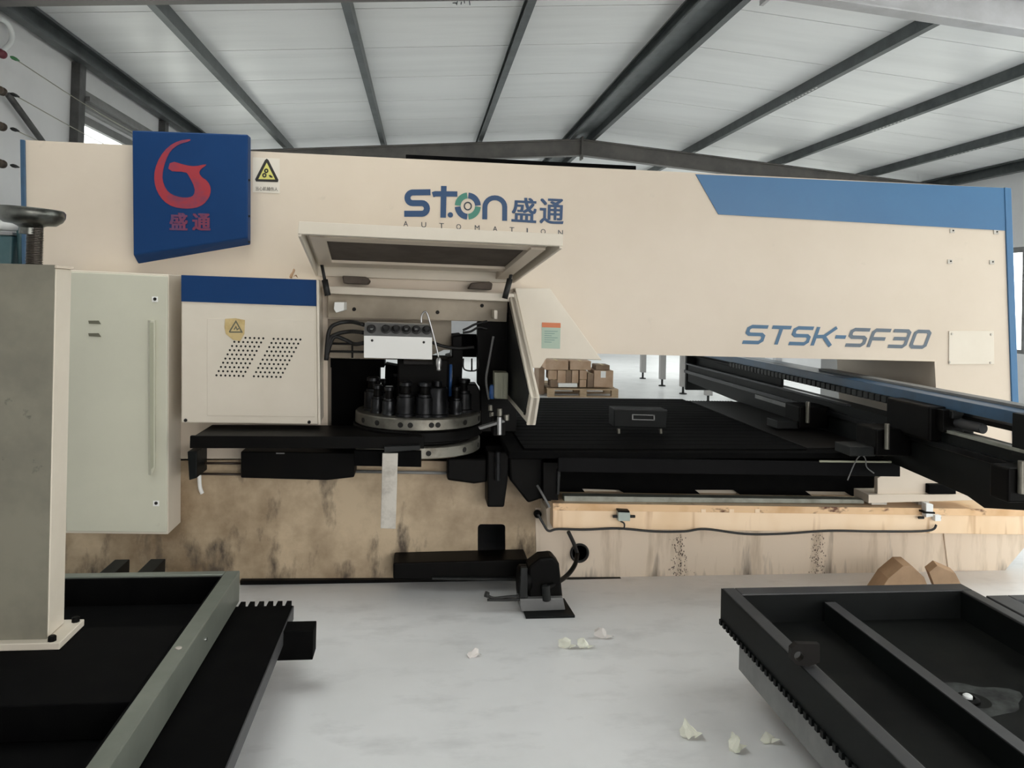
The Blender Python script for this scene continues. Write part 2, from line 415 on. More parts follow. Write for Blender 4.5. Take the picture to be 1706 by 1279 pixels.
def purlin(x, w=0.06, h=0.105, flip=1):
    z = roof_z(x)
    t = 0.006; x0 = x; x1 = x + flip * w
    prof = [(x0, z), (x1, z), (x1, z - .02), (x1 - flip * t, z - .02), (x1 - flip * t, z - t), (x0 + flip * t, z - t), (x0 + flip * t, z - h + t),
            (x1 - flip * t, z - h + t), (x1 - flip * t, z - h + .02), (x1, z - h + .02), (x1, z - h), (x0, z - h)]
    A = [Vector((a, Y_FRONT, b)) for a, b in prof]; B = [Vector((a, Y_BACK, b)) for a, b in prof]
    v, f = loft_two(A, B); return make('purlin', v, f, 'galvanised', ceiling)
for x in (-1.88, -0.57, 0.77): purlin(x, flip=-1)
for x in (3.79, 5.14, 6.57): purlin(x, flip=1)
purlin(XL + 0.05, w=0.08, h=0.15, flip=1); purlin(XR - 0.05, w=0.08, h=0.15, flip=-1)
purlin(XRIDGE - 0.12, w=0.06, h=0.14, flip=-1); purlin(XRIDGE + 0.12, w=0.06, h=0.14, flip=1)
box('ridge_channel', XRIDGE - .12, XRIDGE + .12, Y_FRONT, Y_BACK, ZRIDGE - .06, ZRIDGE - .03, 'galvanised', ceiling)
def rafter(y0, left, right):
    for xa, xb, material in ((XL, XRIDGE, left), (XRIDGE, XR, right)):
        ra = slope_box('rafter', xa, xb, y0 - .005, y0 + .005, -.36, -.12, material, ceiling)
        for d in (-.365, -.15):
            slope_box('rafter_flange', xa, xb, y0 - .06, y0 + .06, d, d + .012, material, ra)
    box('ridge_plate', XRIDGE - .012, XRIDGE + .012, y0 - .07, y0 + .07, ZRIDGE - .42, ZRIDGE - .10, material, ceiling)
rafter(4.84, 'rafter_paint', 'rafter_light')  # right half in a lighter colour that carries the window light
for y0 in (10.8, 16.2, 21.6, 0.0): rafter(y0, 'rafter_paint', 'rafter_paint')
# rows of white quads under the right purlins, painted for daylight in slots
for x, yy in ((3.79, 7.3), (5.14, 7.9), (6.57, 8.6)):
    vs, fs = [], []
    for k in range(10):
        yk = yy + k * 0.07; xx = x + .03; z = roof_z(x) - .1062; n = len(vs)
        vs += [(xx - .008, yk, z), (xx + .008, yk, z), (xx + .008, yk + .035, z), (xx - .008, yk + .035, z)]; fs.append((n, n + 1, n + 2, n + 3))
    o = make('slot_daylight', vs, fs, 'white_paint', ceiling); o['kind'] = 'stuff'

def wall_x(name, x, thick, spans, z_top, material):
    """wall in a plane of constant x with openings: spans = list of (y0, y1, z_sill, z_head or None)"""
    verts, faces = [], []
    def bx(y0, y1, z0, z1):
        n = len(verts)
        for xx in (x, x + thick):
            verts.extend([(xx, y0, z0), (xx, y1, z0), (xx, y1, z1), (xx, y0, z1)])
        for f in ((0, 1, 2, 3), (7, 6, 5, 4), (0, 4, 5, 1), (1, 5, 6, 2), (2, 6, 7, 3), (3, 7, 4, 0)): faces.append(tuple(i + n for i in f))
    for y0, y1, a, b in spans:
        if a is None: bx(y0, y1, 0, z_top)
        else:
            if a > 0: bx(y0, y1, 0, a)
            bx(y0, y1, b, z_top)
    return structure(make(name, verts, faces, material))
LW = [(Y_FRONT, 6.85, None, None), (6.85, 10.5, 1.1, 2.95), (10.5, 12.0, None, None), (12.0, 15.8, 1.1, 2.72), (15.8, Y_BACK, None, None)]
wall_x('wall_left', XL - .1, .1, LW, roof_z(XL) - 0.0, 'wall_panel')
RW = [(Y_FRONT, -3.0, None, None), (-3.0, -0.6, 0.02, 2.9), (-0.6, 0.2, None, None), (0.2, 5.2, 0.02, 2.9), (5.2, 5.9, None, None), (5.9, 10.5, 0.9, 2.3), (10.5, 11.1, None, None),
      (11.1, 15.9, 0.9, 2.3), (15.9, 16.5, None, None), (16.5, 21.3, 0.9, 2.3), (21.3, 21.9, None, None), (21.9, 26.4, 0.9, 2.3), (26.4, Y_BACK, None, None)]
wall_x('wall_right', XR, .1, RW, roof_z(XR) - 0.0, 'wall_panel')
def gable(name, y0, door=None):
    if door is None:
        A = [(XL - .1, 0), (XR + .1, 0), (XR + .1, roof_z(XR)), (XRIDGE, ZRIDGE), (XL - .1, roof_z(XL))]
    else:
        a, b, h = door
        A = [(XL - .1, 0), (a, 0), (a, h), (b, h), (b, 0), (XR + .1, 0), (XR + .1, roof_z(XR)), (XRIDGE, ZRIDGE), (XL - .1, roof_z(XL))]
    A = [Vector((x, y0, z)) for x, z in A]
    v, f = loft_two(A, [p + Vector((0, .1, 0)) for p in A])
    return structure(make(name, v, f, 'wall_panel'))
gable('wall_back', Y_BACK)
gable('wall_front', Y_FRONT - .1, (0.2, 7.2, 3.1))
wn = 0
for x, spans, th in ((XL - .06, LW, .04), (XR + .03, RW, .04)):
    for y0, y1, a, b in spans:
        if a is None: continue
        wn += 1
        fr = structure(box('window_%d' % wn, x, x + th, y0, y1, a, a + .05, 'window_frame'))
        box('window_frame', x, x + th, y0, y1, b - .07, b, 'window_frame', fr)
        n = max(2, round((y1 - y0) / 1.25))
        for k in range(n + 1):
            yy = y0 + (y1 - y0) * k / n
            box('mullion', x - .005, x + th + .005, max(y0, yy - .025), min(y1, yy + .025), a + .05, b - .07, 'window_frame', fr)
            if k < n: box('pane', x + .015, x + .02, yy + .025, yy + (y1 - y0) / n - .025, a + .05, b - .07, 'window_glass', fr)
        ld = bpy.data.lights.new('window_portal', 'AREA'); ld.shape = 'RECTANGLE'; ld.size = b - a; ld.size_y = y1 - y0
        ld.cycles.is_portal = True
        lo = bpy.data.objects.new('window_portal', ld); COL.objects.link(lo)
        lo.location = (x + (.1 if x > 0 else -.1), (y0 + y1) / 2, (a + b) / 2)
        lo.rotation_euler = (0, R(90 if x > 0 else -90), 0)
ld = bpy.data.lights.new('gate_portal', 'AREA'); ld.shape = 'RECTANGLE'; ld.size = 7; ld.size_y = 3.1; ld.cycles.is_portal = True
lo = bpy.data.objects.new('gate_portal', ld); COL.objects.link(lo); lo.location = (3.7, Y_FRONT - .15, 1.55); lo.rotation_euler = (R(90), 0, 0)
for ya, yb, xa, xb in SKY:
    ld = bpy.data.lights.new('roof_portal', 'AREA'); ld.shape = 'RECTANGLE'; ld.size = xb - xa; ld.size_y = yb - ya + .4; ld.cycles.is_portal = True
    lo = bpy.data.objects.new('roof_portal', ld); COL.objects.link(lo); lo.location = ((xa + xb) / 2, (ya + yb) / 2, ZRIDGE + .15)
# posts of the left wall and the lintel over its window
for k, y0 in enumerate((6.78, 8.9, 12.0, 16.2)):
    p = structure(box('trim_%d' % (k + 1), XL, XL + .07, y0 - .06, y0 + .06, 0, roof_z(XL) - .14, 'post_steel', bevel=.004))
p = structure(box('trim_5', XL, XL + .06, 6.85, 10.5, 2.97, 3.12, 'window_frame'))
box('shutter_box', XL + .06, XL + .1, 6.85, 10.5, 3.03, 3.07, 'window_frame', p)
for k, y0 in enumerate((5.55, 10.8, 16.2)):
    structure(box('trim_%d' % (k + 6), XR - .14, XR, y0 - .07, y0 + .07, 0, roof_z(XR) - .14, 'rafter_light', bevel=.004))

# ================================================================== THE PUNCH PRESS
FY, BY = 4.1, 5.15
press = thing('turret_punch_press', (0.3, 4.1, 0), 'long cream and blue turret punch press filling the middle of the shed', 'machine')
upper = plate('upper_frame', [(40, 233), (1674, 313), (1682, 500), (1690, 772), (1566, 772), (1557, 602), (862, 586), (860, 536), (546, 531), (546, 764), (46, 770)], FY, BY, 'cream', press, concave=True)
base_px = [(44, 764), (546, 764), (900, 772), (1690, 772), (1712, 905), (1660, 967), (1160, 969), (640, 971), (47, 975)]
rr = arc(802, 879, 6, 6, 180, 270, 4) + arc(836, 879, 6, 6, 270, 360, 4) + [(842, 926), (796, 926)]
base = plate('base_front', base_px, FY, FY + .03, 'cream_stained', press, holes=[rr, ring_px(965, 920, 14)])
g0 = [at_y(x, y, FY) for x, y in base_px]
xa, xb = g0[0].x, g0[4].x
zt = 0.68
core = make('base_body', *(lambda: (
    [Vector((x, y_, z)) for x in (xa + .02, xb - .1) for y_ in (FY + .031, BY) for z in (0.0, zt)],
    [(0, 1, 3, 2), (4, 6, 7, 5), (2, 3, 7, 6), (1, 5, 7, 3)]))(), 'black_matte', press)
# right part of the base: streaked cream skin over the stained front
plate('base_skin', [(892, 846), (1706, 862), (1712, 905), (1660, 967), (1000, 970), (894, 971)], FY - .004, FY - .001, 'cream_streaked', press,
      holes=[ring_px(965, 920, 14)])
for gx, gw, gy0, gy1 in ((1132, 16, 890, 968), (1362, 14, 888, 968)):
    rnd = random.Random(gx)
    vs, fs = [], []
    for k in range(170):
        t = rnd.random(); px = gx + rnd.gauss(0, gw * (.35 + .3 * t)); py = gy0 + (gy1 - gy0) * (t ** .8); r_ = rnd.uniform(.3, .95)
        n = len(vs); st_ = rnd.uniform(1, 2.4)
        vs += [at_y(px + r_ * math.cos(a), py + r_ * st_ * math.sin(a), FY - .0055) for a in (0, 1.05, 2.1, 3.14, 4.19, 5.24)]; fs.append(tuple(range(n, n + 6)))
    o = make('oil_spatter', vs, fs, 'grime', press); o['kind'] = 'stuff'
plate('joint_cover', [(1572, 886), (1640, 886), (1640, 950), (1580, 950)], FY - .012, FY, 'cream_streaked', press, .003)
plate('sill', [(400, 967), (1160, 963), (1160, 970), (400, 974)], FY - .03, FY, 'black_oily', press)
plate('end_plate', [(33, 232), (41, 233), (48, 770), (41, 770)], FY - .01, BY, 'blue_gloss', press, .003)
plate('end_plate', [(1674, 312), (1685, 313), (1701, 770), (1690, 770)], FY - .01, BY, 'blue_stripe', press, .003)
plate('stripe', [(1159, 290), (1674, 313), (1675, 384), (1197, 357)], FY - .005, FY, 'blue_stripe', press)
plate('cable_tray', [(676, 257), (1060, 276), (1060, 292), (676, 272)], FY + .25, FY + .55, 'black_matte', press, .004)
for x, y_ in ((1587, 384), (1660, 386), (1583, 435), (1653, 436)):
    bp = plate('bolt_plate', [(x - 4, y_ - 3), (x + 4, y_ - 3), (x + 4, y_ + 4), (x - 4, y_ + 4)], FY - .005, FY, 'strip_metal', press, .001)
    bolt('bolt', x + 1, y_, FY - .004, .005, 'dark_grey', bp, .003)
patch = plate('access_patch', [(1581, 551), (1656, 551), (1657, 607), (1581, 607)], FY - .006, FY, 'cream_light', press, .003)
for x, y_ in ((1586, 556), (1651, 557), (1582, 603), (1650, 604)): bolt('bolt', x, y_, FY - .006, .007, 'strip_metal', patch, .004)

# ---- blue motor cover with the faded emblem
A = [at_y(x, y, 4.03) for x, y in ((220, 217), (413, 224), (413, 396), (222, 425))]
Bk = [Vector((A[0].x, FY, A[0].z)), Vector((A[1].x, FY, A[1].z)), at_y(417, 408, FY), at_y(229, 440, FY)]
Bk[2].x = A[2].x; Bk[3].x = A[3].x
cover = hexa('motor_cover', A, Bk, 'blue_paint', press, .006)
def zm(ox, oy, s, y):
    return lambda u, v: at_y(ox + u * s, oy + v * s, y)
m6 = zm(200, 200, 280 / 1432, 4.028)
shape('emblem', rounded([(600, 160), (500, 175), (410, 225), (340, 310), (295, 420), (290, 520), (315, 610), (370, 690), (450, 740), (550, 755), (640, 750), (710, 720), (760, 660), (775, 600),
                 (765, 550), (735, 510), (700, 490), (670, 450), (690, 415), (735, 385), (730, 375), (640, 395), (560, 385), (430, 345), (405, 435), (560, 440), (585, 470), (640, 580),
                 (630, 640), (590, 660), (520, 660), (440, 635), (390, 590), (360, 510), (365, 430), (390, 340), (430, 260), (500, 205), (600, 178)]), m6, 'emblem_red', cover)
def zq(q, ox, oy, s): return [(ox + x * s, oy + y * s) for x, y in q]
s6 = 280 / 1432
text_on('faded_lettering', '盛', zq([(420, 785), (578, 790), (575, 942), (420, 938)], 200, 200, s6), 4.027, 'emblem_faded', cover, 0, .035)
text_on('faded_lettering', '通', zq([(615, 790), (772, 795), (772, 945), (615, 942)], 200, 200, s6), 4.027, 'emblem_faded', cover, 0, .035)
for yy in (300, 360, 403): bolt('bolt', 415, yy, 4.045, .006, 'dark_grey', cover, .004)

# ---- gear warning label
st = plate('warning_label', [(421, 262), (466, 264), (466, 322), (421, 320)], FY - .002, FY, 'sticker_paper', press)
ms = zm(200, 200, s6, FY - .0032); ms2 = zm(200, 200, s6, FY - .0042); ms3 = zm(200, 200, s6, FY - .0052)
shape('triangle_border', [(1235, 340), (1250, 328), (1265, 340), (1350, 510), (1345, 528), (1158, 523), (1150, 505)], ms, 'sticker_black', st)
shape('triangle_field', [(1250, 362), (1322, 506), (1178, 503)], ms2, 'sticker_yellow', st)
for cx, cy in ((1246, 432), (1230, 470)):
    strokes('gear_mark', [arc(cx, cy, 13, 14, 0, 360, 16)], 12, ms3, 'sticker_black', st)
shape('hand_mark', [(1265, 470), (1280, 466), (1300, 482), (1298, 492), (1278, 488)], ms3, 'sticker_black', st)
text_on('lettering', '当心机械伤人', zq([(1155, 565), (1345, 572), (1345, 606), (1155, 600)], 200, 200, s6), FY - .0035, 'sticker_black', st)

# ---- maker's lettering on the beam
m5 = zm(640, 280, 320 / 1706, FY - .002)
sS = [(412, 214), (250, 216)] + arc(252, 264, 45, 47, 270, 90, 10)[1:] + [(335, 311)] + arc(335, 358, 45, 47, 270, 450, 10)[1:] + [(178, 405)]
sT1 = [(430, 236), (455, 228), (650, 230)]
sT2 = [(530, 158), (524, 440)]
sN = [(893, 455), (895, 345)] + arc(983, 345, 88, 82, 180, 360, 12)[1:] + [(1070, 468)]
for gl in ([(sS, 54)], [(sT1, 48), (sT2, 50)], [(sN, 44)]): strokes('maker_lettering', gl, 50, m5, 'lettering_blue', press)
shape('maker_lettering', ring_px(588, 415, 24), m5, 'lettering_blue', press)
for a0, mm in ((183, 'lettering_green'), (273, 'lettering_blue'), (3, 'lettering_green'), (93, 'lettering_blue')):
    strokes('maker_emblem', [arc(743, 337, 90, 94, a0, a0 + 84, 10)], 52, m5, mm, press)
strokes('maker_emblem', [arc(743, 337, 31, 33, 0, 360, 20)], 12, m5, 'lettering_dark', press)
s5 = 320 / 1706
text_on('maker_lettering', '盛', zq([(1140, 256), (1358, 266), (1350, 490), (1128, 476)], 640, 280, s5), FY - .002, 'lettering_blue', press, 0, .022)
text_on('maker_lettering', '通', zq([(1382, 264), (1602, 272), (1592, 504), (1380, 494)], 640, 280, s5), FY - .002, 'lettering_blue', press, 0, .022)
for ch, cx in zip('AUTOMATION', (192, 352, 510, 662, 826, 986, 1135, 1271, 1413, 1567)):
    cy = 492 + (cx - 192) * 0.058; hw = 5 if ch == 'I' else 21
    text_on('maker_lettering', ch, zq([(cx - hw, cy - 23), (cx + hw, cy - 21), (cx + hw, cy + 25), (cx - hw, cy + 23)], 640, 280, s5), FY - .002, 'lettering_dark', press)
# ---- model lettering
sm = 506 / 1706
mq = quad_map(zq([(158, 206), (1190, 236), (1150, 340), (122, 311)], 1200, 480, sm), FY - .002)
def sq(u0, u1, pts): return [(u0 + (u1 - u0) * a, b) for a, b in pts]
GS = [(1.0, .92), (.22, .92), (.08, .82), (.08, .6), (.2, .51), (.8, .51), (.92, .42), (.92, .2), (.78, .08), (0, .08)]
GT = [[(0, .92), (1, .92)], [(.5, .92), (.5, 0)]]
GK = [[(.08, 1), (.08, 0)], [(.1, .48), (.5, .5), (1, 1)], [(.5, .5), (1, 0)]]
GF = [[(.08, 0), (.08, .8), (.2, .92), (1, .92)], [(.08, .46), (.85, .46)]]
G3 = [[(0, .92), (.8, .92), (.93, .82), (.93, .2), (.8, .08), (0, .08)], [(.15, .5), (.93, .5)]]
G0 = [[(.5, .92), (.2, .92), (.07, .82), (.07, .18), (.2, .08), (.8, .08), (.93, .18), (.93, .82), (.8, .92), (.5, .92)]]
def glyph(nm, u0, u1, lines, material):
    # strokes are laid out in a frame whose unit is the letter height
    asp = 10.0
    L = [[((u0 + (u1 - u0) * a) * asp, b) for a, b in ln] for ln in lines]
    f = lambda u, v: mq(u / asp, v)
    return strokes(nm, L, .19, f, material, press)
for u0, u1, gl, mm in ((0, .108, [GS], 'lettering_steelblue'), (.13, .232, GT, 'lettering_steelblue'), (.247, .352, [GS], 'lettering_steelblue'), (.368, .475, GK, 'lettering_steelblue'),
                       (.485, .542, [[(0, .5), (1, .5)]], 'lettering_steelblue'), (.555, .66, [GS], 'lettering_grey'), (.675, .775, GF, 'lettering_grey'), (.79, .888, G3, 'lettering_grey'), (.908, 1.0, G0, 'lettering_grey')):
    glyph('model_lettering', u0, u1, gl, mm)

# ---- perforated side cover
A = [at_y(x, y, 3.87) for x, y in ((302, 458), (527, 466), (530, 707), (302, 704))]
sc_ = hexa('side_cover', A, [Vector((a.x, FY, a.z)) for a in A], 'cream_light', press, .005)
plate('cover_stripe', [(302, 458), (527, 466), (527, 510), (302, 502)], 3.866, 3.87, 'blue_paint', sc_)
plate('cover_rib', [(527, 466), (531, 466), (534, 707), (530, 707)], 3.862, 3.9, 'cream_light', sc_, .002)
s4 = 560 / 1705
plate('raised_panel', [(345, 530), (524, 534), (525, 694), (345, 692)], 3.868, 3.87, 'cream_light', sc_, .001)
vs, fs = [], []
for gx0, gx1, gy0, gy1 in ((1200, 1098, 494, 685), (1388, 1288, 500, 690)):
    for r_ in range(10):
        for c_ in range(7):
            t = r_ / 9
            px = 0 + (gx0 + (gx1 - gx0) * t + c_ * 22.6) * s4; py = 400 + (gy0 + (gy1 - gy0) * t + c_ * .6) * s4
            k = len(vs); vs += [at_y(x, yy, 3.8672) for x, yy in ring_px(px, py, 1.9, n=8)]; fs.append(tuple(range(k, k + 8)))
vh = make('vent_holes', vs, fs, 'hole_black', sc_); vh['kind'] = 'stuff'
lb = plate('hazard_label', [(375, 531), (392, 530), (408, 533), (407, 556), (400, 568), (388, 566), (376, 556), (374, 545)], 3.8655, 3.8675, 'label_tape', sc_)
strokes('triangle_mark', [[(382, 553), (393, 535), (403, 553), (382, 553)]], 2.2, lambda u, v: at_y(u, v, 3.865), 'label_olive', lb)
strokes('bolt_mark', [[(390, 549), (393, 544), (395, 549), (398, 547)]], 2, lambda u, v: at_y(u, v, 3.865), 'label_olive', lb)
for x, y_ in ((309, 700), (515, 703)): bolt('screw', x, y_, 3.868, .008, 'hole_black', sc_, .003)

# ---- electrical cabinet hung on the left of the press
A = [at_y(x, y, 3.9) for x, y in ((103, 449), (281, 457), (280, 890), (108, 888))]
ec = thing('electrical_cabinet', (A[2].x - .25, 4.0, 0.3), 'tall greenish cream electrical cabinet left of the perforated cover', 'cabinet')
hexa('body', A, [Vector((a.x + (.0 if i in (0, 3) else .0), FY - .002, a.z)) for i, a in enumerate(A)], 'cream_light', ec, .004)
door = plate('door', [(106, 452), (279, 460), (278, 887), (110, 885)], 3.888, 3.9, 'cabinet_paint', ec, .004)
A = [at_y(x, y, 3.888) for x, y in ((246, 533), (260, 533), (260, 779), (247, 791))]
Bk = [a + Vector((0, -.022, 0)) for a in A]; Bk[0].x += .02; Bk[3].x += .02
hexa('handle_strip', Bk, A, 'cabinet_paint', door, .002)
plate('handle_groove', [(249, 537), (256, 537), (256, 777), (250, 784)], 3.8655, 3.866, 'olive_box', door)
for x, y_ in ((258, 498), (260, 838)):
    lk = plate('lock', [(x - 5, y_ - 4), (x + 5, y_ - 4), (x + 5, y_ + 5), (x - 5, y_ + 5)], 3.885, 3.888, 'white_paint', door, .001)
    bolt('keyhole', x, y_, 3.885, .008, 'hole_black', lk, .003)
for y_ in (534, 555): plate('name_plate', [(147, y_), (164, y_), (168, y_ + 6), (148, y_ + 5)], 3.8845, 3.888, 'label_olive', door)
for x in (250, 251): pass

# ---- hood over the turret
XH = 0.45
hs = [(850, 486), (888, 662), (881, 708)]
P3 = [at_x(x, y, XH) for x, y in hs]
ring = P3 + [Vector((XH, FY, P3[2].z)), Vector((XH, FY, P3[0].z))]
v, f = loft_two(ring, [p + Vector((.02, 0, 0)) for p in ring])
hside = make('hood_side', v, f, 'cream_light', press, .002)
fl = []
for (a, b) in ((P3[0], P3[1]), (P3[1], P3[2])):
    d = Vector((.028, 0, 0)); n_ = Vector((0, .02, 0))
    hexa('hood_flange', [a - d * .3, a + d, b + d, b - d * .3], [a - d * .3 + n_, a + d + n_, b + d + n_, b - d * .3 + n_], 'cream_light', hside, .002)
ins = [at_x(x, y, XH - .004) for x, y in ((846, 500), (880, 655), (874, 690))]
ring = ins + [Vector((XH - .004, FY, ins[2].z)), Vector((XH - .004, FY, ins[0].z))]
v, f = loft_two(ring, [p + Vector((.003, 0, 0)) for p in ring]); make('hood_shade', v, f, 'dark_grey', hside)  # dark sheet standing in for the shadow on the inner side
plate('latch_slot', [(872, 690), (877, 676), (879, 678), (875, 692)], at_x(876, 684, XH).y - .012, at_x(876, 684, XH).y - .005, 'hole_black', hside)
plate('hood_top', [(545, 476), (856, 489), (858, 503), (546, 489)], 3.97, FY - .001, 'cream_light', press, .004)
hb = plate('hood_back', [(546, 489), (846, 502), (844, 536), (546, 529)], FY - .05, FY - .001, 'cream_shaded', press, .003)
for x, y_ in ((590, 515), (729, 520), (803, 509), (571, 514)): bolt('bolt', x, y_, FY - .05, .010, 'hole_black', hb, .004)
plate('hinge_bracket', [(557, 503), (573, 503), (573, 517), (560, 521), (556, 515)], 3.9, FY - .05, 'white_paint', hb, .003)
plate('hinge_bracket', [(823, 516), (829, 517), (829, 532), (823, 531)], 3.9, FY - .05, 'cream_light', hb, .003)
for q in ([(570, 459), (610, 461), (616, 468), (612, 474), (572, 472)], [(786, 471), (815, 469), (821, 472), (819, 483), (780, 481)]):
    plate('lid_buffer', q, 3.99, FY, 'liner_foam', press, .006)
# lid standing open
L0 = [at_y(498, 374, 3.25), at_y(937, 395, 3.25), at_y(857, 456, 4.08), at_y(527, 444, 4.08)]
nrm = (L0[1] - L0[0]).cross(L0[3] - L0[0]).normalized()
if nrm.z < 0: nrm = -nrm
th = nrm * .012
lid = hexa('hood_lid', L0, [p + th for p in L0], 'cream_light', press, .002)
def onlid(u, v, d=0.0):
    return L0[0].lerp(L0[1], u).lerp(L0[3].lerp(L0[2], u), v) - nrm * d
def lidbar(name, u0, v0, u1, v1, d0, d1, material):
    return hexa(name, [onlid(u0, v0, d0), onlid(u1, v0, d0), onlid(u1, v1, d0), onlid(u0, v1, d0)], [onlid(u0, v0, d1), onlid(u1, v0, d1), onlid(u1, v1, d1), onlid(u0, v1, d1)], material, lid, .002)
lidbar('front_flange', 0, -.01, 1, .015, -.012, .04, 'cream_light')
lidbar('side_flange', 0, 0, .012, 1, -.012, .05, 'cream_light')
lidbar('side_flange', .988, 0, 1, 1, -.012, .05, 'cream_light')
lidbar('rear_flange', 0, .985, 1, 1, -.012, .05, 'cream_light')
lidbar('stiffener', .06, .12, .94, .2, 0, .025, 'cream')
lidbar('stiffener', .06, .72, .94, .80, 0, .025, 'cream')
lidbar('stiffener', .03, .12, .09, .8, 0, .025, 'cream')
lidbar('stiffener', .90, .12, .96, .98, 0, .035, 'cream')
lidbar('sound_liner', .09, .2, .90, .72, .001, .012, 'liner_foam')
for u in (.2, .38, .56, .74, .86): lidbar('rivet', u, .9, u + .008, .915, 0, .006, 'strip_metal')
for a, b in (((536, 440), (546, 492)), ((858, 432), (841, 497))):
    p = at_y(*a, 3.93); q = at_y(*b, 3.92)
    rod = tube('gas_strut', [p, p.lerp(q, .55)], .008, 'rubber', lid, curve=False)
    tube('strut_cylinder', [p.lerp(q, .5), q], .015, 'rubber', rod, seg=12, curve=False)

# ---- inside the hood
plate('inner_panel', [(540, 528), (752, 532), (752, 577), (700, 600), (540, 596)], 4.22, 4.24, 'cream_shaded', press)
plate('inner_ledge', [(540, 573), (770, 577), (770, 583), (540, 580)], 4.16, 4.22, 'cream_shaded', press)
cb = thing('control_box', at_y(663, 598, 3.8), 'small cream control box with six black selector switches inside the open hood', 'control box')
F0 = [at_y(x, y, 3.72) for x, y in ((606, 559), (720, 562), (720, 599), (606, 596))]
T0 = [at_y(x, y, 3.76) for x, y in ((608, 537), (719, 541))]
prof = [F0[3], F0[0], T0[0]]; prof2 = [F0[2], F0[1], T0[1]]
bk = Vector((0, .16, 0))
Lr = [F0[3], F0[0], T0[0], Vector((T0[0].x, 3.9, T0[0].z)), Vector((F0[3].x, 3.9, F0[3].z))]
Rr = [F0[2], F0[1], T0[1], Vector((T0[1].x, 3.9, T0[1].z)), Vector((F0[2].x, 3.9, F0[2].z))]
v, f = ngon_two(Lr, Rr); make('box_body', v, f, 'white_paint', cb, .003)
sp = hexa('switch_panel', [F0[0] + Vector((0, -.003, .003)), F0[1] + Vector((0, -.003, .003)), T0[1] + Vector((0, -.003, -.002)), T0[0] + Vector((0, -.003, -.002))],
          [F0[0], F0[1], T0[1], T0[0]], 'mid_grey', cb)
for i, x in enumerate((619, 643, 660, 677, 693.5, 711)):
    p = at_y(x, 548.5 + (x - 619) * .02, 3.735)
    k = lathe('switch', p, (0, -1, .35), [(.021, 0), (.021, .012), (.016, .014), (.014, .03), (.011, .034)], 'rubber', sp, 16)
    plate('switch_mark', [(x - 2, 547), (x + 2, 547), (x + 2, 549), (x - 2, 549)], 3.698, 3.70, 'mid_grey', k) if i in (0, 3, 4) else None
for x, y_ in ((620, 567), (706, 570)): bolt('screw', x, y_, 3.72, .006, 'hole_black', cb, .003)
tube('lamp_gooseneck', [at_y(x, y, 3.72) for x, y in ((702, 538), (702, 528), (706, 520), (711, 521), (717, 540), (725, 570), (731, 596))], .0042, 'steel_mid', cb)
lathe('lamp_head', at_y(731, 596, 3.72), (.03, 0, -1), [(.008, 0), (.014, .01), (.015, .03), (.010, .05), (.012, .056), (.006, .062)], 'steel_mid', cb, 14)
for pts in ([(606, 541), (585, 536), (562, 539), (548, 552), (543, 600)], [(606, 554), (585, 552), (562, 556), (549, 566), (544, 600)], [(606, 571), (590, 573), (575, 566), (556, 562), (545, 590)]):
    tube('hose', [at_y(x, y, 3.84 if i == 0 else 3.95) for i, (x, y) in enumerate(pts)], .010, 'rubber', cb)
for y_ in (572, 585): tube('pipe', [at_y(545, y_, 4.1), at_y(606, y_ + 1, 4.1)], .006, 'rubber', press, curve=False)
tube('pipe', [at_y(587, 575, 4.1), at_y(587, 596, 4.1)], .005, 'rubber', press, curve=False)
tube('hose', [at_y(x, y, 4.05) for x, y in ((720, 570), (740, 577), (765, 580), (790, 578))], .008, 'rubber', press)
# dark mechanism behind and beside the turret
plate('striker_housing', [(662, 596), (748, 598), (746, 668), (662, 668)], 3.95, 4.2, 'black_oily', press, .01)
plate('striker_plate', [(672, 600), (722, 602), (722, 608), (672, 607)], 3.85, 3.95, 'dark_brown', press, .003)
plate('index_motor', [(753, 560), (770, 558), (771, 596), (768, 680), (744, 680), (744, 596), (753, 594)], 4.1, 4.4, 'black_oily', press, .006, concave=True)
plate('cylinder_bracket', [(795, 536), (846, 520), (862, 660), (860, 720), (800, 720), (800, 645), (795, 640)], 4.08, 4.14, 'black_oily', press, .006, concave=True)
plate('cross_plate', [(752, 556), (846, 558), (846, 596), (752, 594)], 4.3, 4.34, 'black_matte', press, .004)
plate('inner_column', [(540, 594), (640, 598), (640, 612), (540, 612)], 4.22, 4.4, 'black_matte', press)
plate('inner_column', [(540, 606), (632, 610), (632, 662), (640, 770), (540, 764)], 4.26, 4.4, 'black_matte', press)
plate('inner_column', [(642, 606), (664, 610), (664, 668), (640, 668)], 4.26, 4.4, 'black_matte', press)
plate('inner_column', [(632, 650), (860, 668), (860, 772), (632, 772)], 4.5, 4.6, 'black_matte', press)
plate('air_valve', [(766, 655), (778, 640), (794, 640), (800, 652), (800, 690), (768, 690)], 3.98, 4.1, 'black_oily', press, .006)
tube('hose', [at_y(x, y, 4.0) for x, y in ((771, 550), (780, 546), (792, 540), (812, 535))], .006, 'rubber', press)
tube('hose', [at_y(x, y, 4.0) for x, y in ((771, 554), (784, 552), (798, 545), (812, 548))], .006, 'rubber', press)
tube('hose', [at_y(x, y, 4.0) for x, y in ((772, 597), (772, 612), (778, 617), (792, 617), (797, 610), (796, 597))], .004, 'rubber', press)
tube('hose', [at_y(x, y, 3.98) for x, y in ((786, 597), (786, 617))], .004, 'rubber', press, curve=False)
tube('hose', [at_y(x, y, 3.9) for x, y in ((822, 560), (815, 600), (810, 630), (812, 650), (815, 665))], .006, 'mid_grey', press)
tube('blue_tube', [at_y(751, 607, 3.98), at_y(750, 660, 3.98)], .008, 'bottle_blue', press, curve=False)
